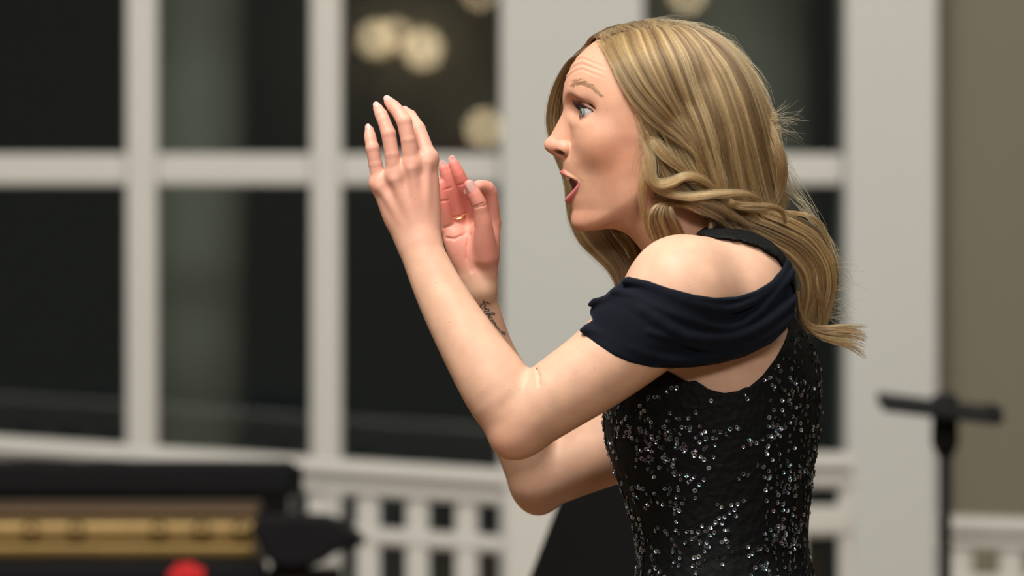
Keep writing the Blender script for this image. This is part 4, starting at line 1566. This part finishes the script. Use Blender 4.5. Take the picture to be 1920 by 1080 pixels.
# name, guides, strands, clumps, thickness (depth jitter)
HAIR_SHEETS = [(NEAR, 12500, 340, 14), (FAR, 5600, 150, 13), (BACK, 3800, 90, 16), (TAIL, 1000, 26, 9), (ROLL, 1400, 40, 7), (INNER, 1100, 46, 10)]
LOCKS = [  # guide, radius, strands
    ([(1172, 168, -116), (1196, 226, -126), (1214, 276, -131), (1220, 308, -136), (1222, 330, -139), (1234, 345, -141), (1256, 344, -143), (1286, 331, -145), (1314, 335, -144), (1338, 353, -138), (1352, 372, -130)], 13, 520),
    ([(1205, 250, -124), (1216, 300, -130), (1219, 330, -132), (1232, 350, -134), (1256, 360, -139), (1294, 367, -143), (1338, 363, -145), (1386, 361, -143), (1414, 367, -137), (1428, 382, -130)], 9, 380),
    ([(1336, 350, -128), (1360, 368, -136), (1376, 383, -138), (1402, 387, -138), (1440, 388, -132), (1464, 395, -124), (1473, 418, -116)], 7, 280),
    ([(1238, 386, -126), (1276, 380, -132), (1316, 394, -133), (1346, 408, -130), (1366, 426, -124)], 8, 260),
    ([(1226, 368, -120), (1262, 372, -130), (1300, 378, -134), (1340, 384, -134), (1376, 404, -128), (1410, 424, -122)], 12, 420),
    ([(1322, 200, -130), (1332, 250, -134), (1340, 300, -132), (1353, 346, -130), (1362, 384, -126), (1380, 420, -120)], 11, 420),
    ([(1420, 190, -80), (1444, 250, -84), (1462, 306, -82), (1463, 346, -78), (1452, 382, -78), (1442, 404, -82)], 12, 420),
    ([(1205, 205, -122), (1228, 262, -130), (1250, 292, -136), (1280, 316, -138), (1306, 334, -136)], 12, 360),
    ([(1206, 262, -122), (1209, 310, -124), (1203, 352, -120), (1205, 392, -116), (1213, 424, -110), (1220, 446, -104)], 5, 110),
    ([(1325, 400, -118), (1332, 420, -126), (1330, 440, -126)], 5, 60),
    ([(1515, 480, -94), (1532, 530, -90), (1540, 570, -84), (1538, 600, -80)], 12, 240),
    ([(1470, 396, -104), (1515, 404, -98), (1540, 424, -90), (1552, 452, -84)], 4, 70),
]
hr = np.random.default_rng(5)
HEAD = Field()
HEAD.op('add', face_d, (1010, 15, -135), (1330, 460, 135), 26)
HEAD.ball((1224, 188, 0), (154, 141, 117), k=24)
HEAD.chain([(*P(1205, 352, 0), 76), (*P(1270, 425, 2), 80), (*P(1345, 500, 8), 92)], k=46, n=7)


def lift(p, margin):
    """keep strands outside the head: push points closer than margin outwards"""
    q = p.reshape(-1, 3).astype(np.float32)
    mg = np.broadcast_to(margin, p.shape[:-1]).reshape(-1)
    for _ in range(3):
        d = HEAD.eval(q)
        i = np.nonzero(d < mg)[0]
        if not len(i):
            break
        g = np.stack([HEAD.eval(q[i] + e) - d[i] for e in np.eye(3, dtype=np.float32) * 2.0], 1)
        g /= np.linalg.norm(g, axis=1)[:, None] + 1e-6
        q[i] += g * (mg[i] - d[i])[:, None]
    return q.reshape(p.shape).astype(np.float64)

NP = 22
tones = []


def noise_wave(n, npts, amp):
    """smooth random wander along each strand"""
    t = np.linspace(0, 1, npts)
    out = np.zeros((n, npts, 3))
    for k in (1, 2, 3, 5):
        a = hr.normal(0, amp / k, (n, 1, 3))
        ph = hr.uniform(0, 6.28, (n, 1, 3))
        out += a * np.sin(ph + k * 3.0 * t[None, :, None] * 2)
    return out * (0.1 + 0.9 * t)[None, :, None]


def sheet_strands(guides, n, nclump, thick):
    G = np.array([catmull(g3(g), NP) for g in guides])           # guides x points x 3
    mt = 4 + (thick + 3) * np.clip(np.linspace(0, 1, NP) / 0.2, 0, 1)
    G = lift(G, mt[None, :].repeat(len(G), 0))
    m = len(G)
    cs = np.sort(hr.uniform(0, 1, nclump))
    cd = hr.uniform(0, 1, nclump) ** 1.4
    cl = hr.integers(0, nclump, n)
    s0 = np.clip(cs[cl] + hr.normal(0, 0.7 / nclump, n), 0, 1)
    t = np.linspace(0, 1, NP)
    s = cs[cl][:, None] + (s0 - cs[cl])[:, None] * (1 - 0.45 * t[None, :] ** 0.8)
    s = np.clip(s + hr.normal(0, 0.004, (n, 1)), 0, 1) * (m - 1)
    k = np.clip(s.astype(int), 0, m - 2)
    f = (s - k)[..., None]
    idx = np.arange(NP)[None, :].repeat(n, 0)
    # smooth across guides
    km, kp = np.maximum(k - 1, 0), np.minimum(k + 2, m - 1)
    p0, p1, p2, p3 = G[km, idx], G[k, idx], G[k + 1, idx], G[kp, idx]
    p = 0.5 * (2 * p1 + (p2 - p0) * f + (2 * p0 - 5 * p1 + 4 * p2 - p3) * f ** 2 + (3 * p1 - p0 - 3 * p2 + p3) * f ** 3)
    # depth: towards the head's middle
    cen = np.array((1250, 230, 0.0))
    inward = cen - p
    low = np.clip((p[..., 1] - 300) / 100, 0, 1)[..., None]
    flat = np.zeros_like(p)
    flat[..., 2] = -np.sign(p[..., 2])
    inward = inward / np.linalg.norm(inward, axis=2)[..., None] * (1 - low) + flat * low
    dep = (cd[cl] * 0.7 + hr.uniform(0, 0.3, n))[:, None] * thick * (0.35 + 0.65 * np.sin(np.pi * np.clip(t * 1.1, 0, 1)))[None, :]
    p = p + inward * dep[..., None]
    amp = np.where(hr.random(n) < 0.10, 4.2, 1.3)[:, None, None]
    p = p + noise_wave(n, NP, 1.0) * amp
    p = p + (hr.normal(0, 1, (nclump, 1, 3))[cl]) * 2.6 * (t ** 1.2)[None, :, None]
    p = lift(p, 2.0)
    # uneven ends
    cut = hr.uniform(0.5 if guides is TAIL else 0.58 if guides is NEAR else 0.8, 1.03, n)
    for i in range(n):
        q = t * min(cut[i], 1.0) * (NP - 1)
        a = np.minimum(q.astype(int), NP - 2)
        fr = (q - a)[:, None]
        p[i] = p[i][a] * (1 - fr) + p[i][a + 1] * fr
    tones.append(0.62 * hr.random(nclump)[cl] + 0.38 * hr.random(n))
    return p


def lock_strands(guide, r, n):
    g = catmull(g3(guide), NP)
    tan = np.gradient(g, axis=0)
    tan /= np.linalg.norm(tan, axis=1)[:, None]
    side = np.cross(tan, (0, 0, 1.0))
    side /= np.linalg.norm(side, axis=1)[:, None] + 1e-9
    dep = np.cross(tan, side)
    t = np.linspace(0, 1, NP)
    prof = r * (0.55 + 0.75 * np.sin(np.pi * np.clip(t, 0, 1)) ** 0.8) * (1 - 0.55 * t ** 3)
    rad = np.sqrt(hr.uniform(0, 1, n))
    nc = max(4, n // 30)
    ca = hr.uniform(0, 6.28, nc)
    cr = np.sqrt(hr.uniform(0, 1, nc))
    cl = hr.integers(0, nc, n)
    x = (cr[cl] * np.cos(ca[cl]))[:, None] * 0.8 + hr.normal(0, 0.16, (n, 1))
    y = (cr[cl] * np.sin(ca[cl]))[:, None] * 0.8 + hr.normal(0, 0.16, (n, 1))
    tw = 0.5 * t[None, :]
    xr, yr = x * np.cos(tw) - y * np.sin(tw), x * np.sin(tw) + y * np.cos(tw)
    p = g[None] + side[None] * (xr * prof)[..., None] + dep[None] * (yr * prof * 0.6)[..., None]
    x_ = np.clip((t[None, :] - hr.uniform(-0.02, 0.25, (n, 1))) / 0.45, 0, 1)
    sink = 1 - x_ * x_ * (3 - 2 * x_)                    # roots lie under the outer hair and surface at different heights
    p[..., 2] += sink * 32 * -np.sign(g[:, 2])[None, :]
    tones.append(np.clip(0.5 * hr.random(nc)[cl] + 0.4 * hr.random(n) + 0.1, 0, 1))
    amp = np.where(hr.random(n) < 0.12, 3.6, 1.2)[:, None, None]
    return p + noise_wave(n, NP, 1.0) * amp


def flyaways():
    out = []
    T = np.linspace(0, 1, NP)[:, None]
    # along the crown outline and the nape, thin single hairs
    edge = catmull(np.array([(1060, 118, 60), (1105, 86, 30), (1150, 65, 20), (1210, 45, 15), (1262, 38, 15), (1330, 58, 5), (1390, 104, -20), (1425, 160, -40), (1448, 220, -45), (1462, 290, -40), (1470, 360, -40), (1540, 430, -75), (1566, 500, -70)], float), 300)
    for _ in range(330):
        i = hr.integers(5, 285)
        a = edge[i]
        j = min(299, i + hr.integers(15, 55))
        b = edge[j]
        nrm = np.array((edge[i + 5][1] - edge[i - 5][1], -(edge[i + 5][0] - edge[i - 5][0]), 0.0))
        nrm /= np.linalg.norm(nrm) + 1e-9
        h = hr.uniform(1, 9) if hr.random() < 0.8 else hr.uniform(8, 18)
        out.append(a + (b - a) * T + nrm * h * 2.6 * T * (1.25 - T) + np.array((0, 0, 1.0)) * hr.uniform(-20, 5) * T)
    for _ in range(34):    # tuft sticking out behind the head
        a = np.array((1444, hr.uniform(205, 250), -52.0))
        L = hr.uniform(22, 74)
        an = hr.uniform(-0.55, 0.5)
        d = np.array((math.cos(an), math.sin(an), hr.uniform(-.2, .2)))
        out.append(a + d * L * T + np.array((0, hr.uniform(-26, 26), 0)) * T * T)
    for _ in range(60):    # wisps at the tips
        a = np.array((hr.uniform(1545, 1570), hr.uniform(470, 620), -72.0))
        L = hr.uniform(15, 60)
        an = hr.uniform(-0.2, 0.9)
        d = np.array((math.cos(an), math.sin(an), 0.1))
        out.append(a + d * L * T + np.array((0, hr.uniform(-20, 14), 0)) * T * T)
    for _ in range(40):    # fine hairs over cheek and neck
        a = np.array((hr.uniform(1195, 1215), hr.uniform(230, 330), -126.0))
        b = a + np.array((hr.uniform(-16, 22), hr.uniform(60, 130), hr.uniform(0, 18)))
        out.append(a + (b - a) * T + np.array((hr.uniform(-14, 6), 0, -4)) * 4 * T * (1 - T))
    front = catmull(np.array([(1124, 86, -36), (1136, 104, -62), (1150, 134, -88), (1166, 168, -104), (1186, 212, -114), (1202, 252, -118), (1210, 300, -120)], float), 200)
    for _ in range(420):   # loose hair along the front edge
        i = hr.integers(0, 150)
        a = front[i] + np.array((hr.uniform(-3, 10), hr.uniform(-4, 4), -6.0))
        j = min(199, i + hr.integers(25, 60))
        b = front[j] + np.array((hr.uniform(0, 26), 0, -10.0))
        out.append(a + (b - a) * T + np.array((hr.uniform(-3, 9), 0, -6)) * 4 * T * (1 - T) * 0.7)
    part = catmull(np.array([(1122, 86, -20), (1140, 82, -40), (1180, 70, -42), (1230, 58, -38), (1270, 44, -18)], float), 200)
    for _ in range(200):   # short hair springing from the parting
        i = hr.integers(0, 199)
        a = part[i] + np.array((0, 2, 0))
        up = hr.random() < 0.45
        d = np.array((hr.uniform(-20, 50), -8.0, 40.0)) * hr.uniform(0.5, 1.4) if up else np.array((hr.uniform(2, 60), 44.0, -46.0)) * hr.uniform(0.5, 1.6)
        out.append(a + d * T + np.array((0, -hr.uniform(4, 9), -4 if not up else 0)) * 4 * T * (1 - T))
    arr = np.array(out) + noise_wave(len(out), NP, 1.2)
    arr[-620:] = lift(arr[-620:], 7.0)
    return arr


def hair_material():
    m = bpy.data.materials.new('blonde_hair')
    m.use_nodes = True
    nt = m.node_tree
    nt.nodes.clear()
    out = nt.nodes.new('ShaderNodeOutputMaterial')
    h = nt.nodes.new('ShaderNodeBsdfHairPrincipled')
    h.parametrization = 'COLOR'
    h.inputs['Roughness'].default_value = 0.34
    h.inputs['Radial Roughness'].default_value = 0.5
    h.inputs['Coat'].default_value = 0.0
    info = nt.nodes.new('ShaderNodeAttribute')
    info.attribute_name = 'tone'
    ramp = nt.nodes.new('ShaderNodeValToRGB')
    e = ramp.color_ramp.elements
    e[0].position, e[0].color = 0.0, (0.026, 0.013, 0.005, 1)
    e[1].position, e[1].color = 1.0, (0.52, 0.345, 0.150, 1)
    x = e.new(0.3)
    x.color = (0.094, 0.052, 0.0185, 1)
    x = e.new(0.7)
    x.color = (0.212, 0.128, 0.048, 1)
    nt.links.new(info.outputs['Fac'], ramp.inputs['Fac'])
    nt.links.new(ramp.outputs['Color'], h.inputs['Color'])
    nt.links.new(h.outputs[0], out.inputs[0])
    return m


M_HAIR = hair_material()
allp = [sheet_strands(*a) for a in HAIR_SHEETS] + [lock_strands(*a) for a in LOCKS]
fly = flyaways()


def hair_object(name, p, r0, r1, parent, tone):
    n = len(p)
    hc = bpy.data.hair_curves.new(name)
    hc.add_curves([NP] * n)
    hc.attributes['position'].data.foreach_set('vector', to_world(p.reshape(-1, 3)).astype(np.float32).ravel())
    ra = hc.attributes.get('radius') or hc.attributes.new('radius', 'FLOAT', 'POINT')
    t = np.linspace(0, 1, NP)
    prof = (r0 + (r1 - r0) * t ** 2) * S
    ra.data.foreach_set('value', (prof[None, :] * hr.uniform(0.75, 1.25, (n, 1))).astype(np.float32).ravel())
    ta = hc.attributes.new('tone', 'FLOAT', 'CURVE')
    ta.data.foreach_set('value', np.asarray(tone, np.float32))
    hc.materials.append(M_HAIR)
    return link(bpy.data.objects.new(name, hc), parent)


# the dense inner mass of the hair
MASS = Field()
cen = np.array((1250, 230, 0.0))
for guides, off in ((NEAR, 28), (FAR, 26), (BACK, 24), (TAIL, 9), (ROLL, 20)):
    if guides is NEAR:
        guides_ = guides[1:]
    elif guides is FAR:
        guides_ = guides[1:]
    else:
        guides_ = guides[1:-1]
    for g in guides_:
        c2 = catmull(g3(g), 14)
        inw = cen - c2
        low = np.clip((c2[:, 1] - 300) / 100, 0, 1)[:, None]
        fl = np.zeros_like(c2)
        fl[:, 2] = -np.sign(c2[:, 2])
        if guides is FAR:
            inw, fl, off = fl * -1.0, fl * -1.0, 10
        inw = inw / np.linalg.norm(inw, axis=1)[:, None] * (1 - low) + fl * low
        r = np.full(14, 15.0 if off > 10 else 6.0)
        if guides is FAR:
            r = np.interp(np.arange(14), [0, 3, 9, 11, 13], [4, 10, 10, 8, 3])
        if guides is BACK:
            r = np.interp(np.arange(14), [0, 9, 13], [16, 13, 4])
        if guides is TAIL:
            r = np.linspace(8, 1.5, 14)
        if guides is NEAR:
            r = np.interp(np.arange(14), [0, 2, 13], [3, 14, 14])
        if guides is ROLL:
            r = np.interp(np.arange(14), [0, 4, 13], [5, 12, 12])
        c2 = c2 + inw * (off * np.clip(r / r.max(), 0.3, 1))[:, None]
        c2 = lift(c2, np.minimum(2.0, 0.0) - r * 0.2)
        MASS.chain(np.column_stack([c2, r * 0.72]), k=12)
for a, b, ra, rb in (((1330, 300, -55), (1410, 330, -35), 50, 40), ((1300, 340, -75), (1390, 390, -70), 36, 28)):
    MASS.cone(P(*a), P(*b), ra, rb, k=14)
m_mass = mat_plain('hair_shade', (0.030, 0.016, 0.006), 0.7, noise=0.3, scale=60, bump=0.4)  # dark brown imitates shadow in the gaps between strands
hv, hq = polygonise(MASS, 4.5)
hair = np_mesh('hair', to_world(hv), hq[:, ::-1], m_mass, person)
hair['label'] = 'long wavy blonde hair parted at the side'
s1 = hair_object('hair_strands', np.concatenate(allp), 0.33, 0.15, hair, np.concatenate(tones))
s2 = hair_object('stray_hairs', fly, 0.26, 0.10, hair, hr.uniform(0.45, 1.0, len(fly)))
for o in (s1, s2):
    o['kind'] = 'stuff'
# ---------------------------------------------------------------- railings
def railing(name, label, y, u0, u1, top, slope, holes, band, row1, mid, stile_u, solid=()):
    """white balustrade: a deep top rail, short upper openings, a middle rail, long lower openings.
    rows are photo rows at column u0; slope is rows per column"""
    root = tag(empty(name, ((X(u0, y) + X(u1, y)) / 2, y, 0)), label, 'railing', 'white balustrades before the windows')

    def sl(u):
        return slope * (u - u0)

    def prism(nm, ua, ub, va, vb, d0, d1, vertical=False):
        """va/vb: rows of upper and lower face at u0, following the slope"""
        pts = []
        for d in (d0, d1):
            for u in (ua, ub):
                pts.append((X(u, y), y + d, Z(va + sl(u), y)))
            for u in (ub, ua):
                pts.append((X(u, y), y + d, Z(vb + sl(u), y) if vb is not None else 0.0))
        f = [(0, 1, 2, 3), (7, 6, 5, 4), (0, 4, 5, 1), (1, 5, 6, 2), (2, 6, 7, 3), (3, 7, 4, 0)]
        bm = bmesh.new()
        vs = [bm.verts.new(p) for p in pts]
        for q in f:
            bm.faces.new([vs[i] for i in q])
        bmesh.ops.recalc_face_normals(bm, faces=bm.faces)
        bmesh.ops.bevel(bm, geom=list(bm.edges), offset=0.006, segments=2, affect='EDGES')
        return keep_world(bm_obj(nm, bm, M_WHITE), root)

    prism('handrail', u0, u1, top, top + band * 0.45, -0.05, 0.05)
    prism('top_rail', u0, u1, top + band * 0.45 + 0.5, top + band, -0.03, 0.03)
    prism('middle_rail', u0, u1, row1, mid, -0.026, 0.026)
    for a, b in stile_u:
        prism('baluster', a, b, top + band + 0.5, None, -0.022, 0.022)
    for a, b in solid:
        prism('newel_post', a, b, top - 4, None, -0.06, 0.06)
    return root


# sloping railing behind the piano, then the run behind the singer, then the low one by the taupe wall
st = [(u, u + 42) for u in range(-158, 940, 92)]
railing('railing', 'white railing sloping down behind the piano', 3.4, -170, 950, 808, 0.066, None, 64, 932, 962, [(u, w) for u, w in st], [(950, 1062)])
railing('railing', 'short white railing behind the singer, beside the pilaster', 3.4, 1190, 1600, 850, 0.0, None, 62, 948, 1003,
        [(1190, 1232), (1278, 1324), (1370, 1416), (1462, 1508), (1572, 1600)])
railing('railing', 'low white railing in front of the taupe wall', 3.4, 1755, 2140, 968, 0.03, None, 56, 1075, 1100, [(1775, 1822), (1874, 1916), (1968, 2010), (2060, 2104)])

# ---------------------------------------------------------------- grand piano
M_PLATE = mat_plain('gilded_iron_plate', (0.25, 0.165, 0.06), 0.5, metal=0.6, noise=0.2, scale=14)
M_FELT = mat_plain('red_felt', (0.50, 0.012, 0.016), 0.9, noise=0.15, scale=40)
M_STEEL = mat_plain('steel_wire', (0.5, 0.48, 0.42), 0.3, metal=1.0)
M_COPPER = mat_plain('wound_copper', (0.55, 0.33, 0.13), 0.35, metal=1.0)
yp = 2.5
M_SATIN = mat_plain('satin_black_case', (0.005, 0.005, 0.006), 0.75, noise=0.1, scale=9, spec=0.15)
pr = empty('grand_piano', (X(200, yp), yp + 0.3, 0), 'black lacquered grand piano showing its gilded iron plate', 'piano')


def ppart(nm, ua, ub, va, vb, y0, y1, mat, bev=0.008, par=None):
    o = box(nm, X(ua, yp), X(ub, yp), y0, y1, Z(vb, yp), Z(va, yp), mat, bev=bev)
    return keep_world(o, pr) if par is None else o


ppart('music_desk', -560, 545, 878, 948, yp + 0.22, yp + 0.26, M_SATIN, 0.012)
ppart('desk_end_cap', 545, 558, 884, 942, yp + 0.222, yp + 0.258, M_BLACK, 0.003)
ppart('inner_rim', -560, 520, 946, 1080, yp + 0.54, yp + 0.60, M_BLACK)
ppart('case_side', -560, 500, 1052, 1230, yp - 0.02, yp + 0.04, M_SATIN, 0.012)
ppart('case_bottom', -560, 520, 1226, 1290, yp - 0.02, yp + 0.60, M_BLACK, 0.01)
ppart('soundboard', -540, 490, 1062, 1070, yp + 0.06, yp + 0.54, mat_plain('spruce', (0.06, 0.035, 0.012), 0.6, noise=0.2, scale=9), 0)
plate = ppart('iron_plate', -540, 476, 986, 1026, yp + 0.10, yp + 0.18, M_PLATE, 0.008)
ppart('plate_flange', -540, 476, 1026, 1052, yp + 0.06, yp + 0.24, mat_plain('gilded_flange', (0.17, 0.105, 0.03), 0.5, metal=0.6, noise=0.25, scale=12), 0.006)
ppart('pin_block', -540, 470, 968, 984, yp + 0.20, yp + 0.40, mat_plain('dark_felt_strip', (0.10, 0.055, 0.02), 0.7, noise=0.2, scale=30), 0.004)
for u in (-470, -310, -180, -40, 48, 134, 290, 372, 446):
    keep_world(lathe('plate_boss', [(0, 0.015), (0.011, 0.012), (0.016, 0.0), (0.011, -0.012), (0, -0.015)], (X(u, yp), yp + 0.10, Z(1004, yp)), M_PLATE, seg=14), pr)
for i, u in enumerate(range(-520, 470, 15)):
    o = tube('string', [(X(u, yp), yp + 0.14, Z(1030, yp)), (X(u, yp), yp + 0.11, Z(1004, yp)), (X(u + 4, yp), yp + 0.38, Z(972, yp))], 0.0018, M_COPPER if i % 3 else M_STEEL, seg=5)
    keep_world(o, pr)
# cheek and key slip at the right end
bm = bmesh.new()
prof = [(470, 975), (560, 968), (626, 972), (684, 1012), (682, 1022), (640, 1026), (600, 1056), (545, 1064), (500, 1050)]
va = [bm.verts.new((X(u, yp), yp - 0.06, Z(v, yp))) for u, v in prof]
vb = [bm.verts.new((X(u, yp), yp + 0.10, Z(v, yp))) for u, v in prof]
bm.faces.new(va)
bm.faces.new(vb[::-1])
for i in range(len(prof)):
    j = (i + 1) % len(prof)
    bm.faces.new((va[i], vb[i], vb[j], va[j]))
bmesh.ops.recalc_face_normals(bm, faces=bm.faces)
bmesh.ops.bevel(bm, geom=list(bm.edges), offset=0.008, segments=3, affect='EDGES')
keep_world(bm_obj('cheek', bm, M_SATIN), pr)
ppart('key_slip', 500, 640, 1066, 1100, yp + 0.02, yp + 0.14, M_BLACK, 0.008)
for x, y in ((X(-480, yp), yp + 0.12), (X(440, yp), yp + 0.12), (X(-480, yp), yp + 0.48), (X(440, yp), yp + 0.48)):
    keep_world(lathe('leg', [(0, 0.0), (0.035, 0.0), (0.03, 0.06), (0.045, 0.10), (0.06, 0.5), (0.07, Z(1290, yp) - 0.02), (0, Z(1290, yp) - 0.01)], (x, y, 0), M_BLACK, seg=16), pr)
# a red cloth bundle lying on the case edge
zc = Z(1066, yp)
tc = tag(bpy.data.objects.new('red_cloth', bpy.data.meshes.new('red_cloth')), 'small bundled red cloth hanging on the side of the piano below the gilded plate', 'cloth')
v, f = ellipsoid((0, 0, 0), [(0.028, 0, 0), (0, 0.013, 0), (0, 0, 0.021)], 26, 14, lambda l: l * (1 + 0.14 * math.sin(5 * l[0] * 2 + 3 * l[1]) + 0.10 * math.sin(9 * l[1] + 4 * l[2])))
tc.data.from_pydata([tuple(q) for q in v], [], [tuple(int(i) for i in q) for q in f])
tc.data.materials.append(M_FELT)
tc.data.polygons.foreach_set('use_smooth', [True] * len(tc.data.polygons))
tc.location = (X(352, yp), yp - 0.041, Z(1078, yp))
link(tc)

# ---------------------------------------------------------------- stand by the taupe wall
ys = 2.6
M_BLACKM = mat_plain('matt_black_metal', (0.006, 0.0065, 0.0075), 0.7, noise=0.1, scale=30, spec=0.2)
xs_, zt = X(1772, ys), Z(790, ys)
ms = empty('music_stand', (xs_, ys, 0), 'slim black music stand with a flat narrow desk by the taupe wall', 'music stand')
bm = bmesh.new()
box_bm(bm, -0.092, 0.092, -0.09, 0.09, -0.007, 0.007, 0.003)
o = keep_world(bm_obj('desk', bm, M_BLACKM), ms)
o.location = (xs_ - 0.012, ys, Z(766, ys))
o.rotation_euler = (math.radians(3), math.radians(7), 0)
bm = bmesh.new()
box_bm(bm, -0.006, 0.006, -0.09, 0.09, -0.012, 0.014, 0.003)
o = keep_world(bm_obj('desk_lip', bm, M_BLACKM), ms)
o.location = (xs_ + 0.078, ys, Z(776, ys))
keep_world(lathe('swivel', [(0, 0.05), (0.02, 0.045), (0.022, -0.03), (0.014, -0.05), (0, -0.05)], (xs_, ys, zt - 0.004), M_BLACKM, seg=18), ms)
keep_world(lathe('upper_pole', [(0, zt - 0.02), (0.010, zt - 0.02), (0.010, 0.62), (0, 0.62)], (xs_, ys, 0), M_BLACKM, seg=16), ms)
keep_world(lathe('clutch', [(0, 0.72), (0.018, 0.715), (0.02, 0.62), (0, 0.61)], (xs_, ys, 0), M_BLACKM, seg=16), ms)
keep_world(lathe('lower_pole', [(0, 0.63), (0.0135, 0.63), (0.0135, 0.08), (0, 0.08)], (xs_, ys, 0), M_BLACKM, seg=16), ms)
for k in range(3):
    a = 2 * math.pi * k / 3 + 0.4
    keep_world(tube('leg', [(xs_, ys, 0.14), (xs_ + 0.12 * math.cos(a), ys + 0.12 * math.sin(a), 0.06), (xs_ + 0.26 * math.cos(a), ys + 0.26 * math.sin(a), 0.010)], 0.009, M_BLACKM), ms)

# ---------------------------------------------------------------- broad black music stand right behind her
yb = 1.5
xb = X(1190, yb)
bs = empty('conductor_stand', (xb, yb, 0), 'broad black music stand desk half hidden behind her dress', 'music stand')
bm = bmesh.new()
corner = [(1066, 905), (1300, 905), (1330, 1190), (952, 1190)]
fr = [bm.verts.new((X(u, yb), yb + 0.10 * (1 - (v - 905) / 285), Z(v, yb))) for u, v in corner]
bk = [bm.verts.new((v.co.x, v.co.y + 0.012, v.co.z)) for v in fr]
bm.faces.new(fr)
bm.faces.new(bk[::-1])
for i in range(4):
    j = (i + 1) % 4
    bm.faces.new((fr[i], bk[i], bk[j], fr[j]))
bmesh.ops.recalc_face_normals(bm, faces=bm.faces)
bmesh.ops.bevel(bm, geom=list(bm.edges), offset=0.004, segments=2, affect='EDGES')
M_MATT = mat_plain('matt_black_board', (0.0035, 0.0035, 0.0035), 0.9, noise=0.2, scale=20, spec=0.1)
keep_world(bm_obj('desk', bm, M_MATT), bs)
keep_world(box('desk_lip', X(952, yb), X(1330, yb), yb - 0.06, yb - 0.004, Z(1196, yb) - 0.008, Z(1196, yb), M_BLACKM, bev=0.003), bs)
zb = Z(1100, yb)
keep_world(lathe('pole', [(0, zb), (0.016, zb), (0.016, 0.06), (0, 0.06)], (X(1160, yb), yb + 0.07, 0), M_BLACKM, seg=16), bs)
keep_world(lathe('base', [(0, 0.07), (0.03, 0.065), (0.19, 0.03), (0.20, 0.0), (0, 0.0)], (X(1160, yb), yb + 0.07, 0), M_BLACKM, seg=32), bs)
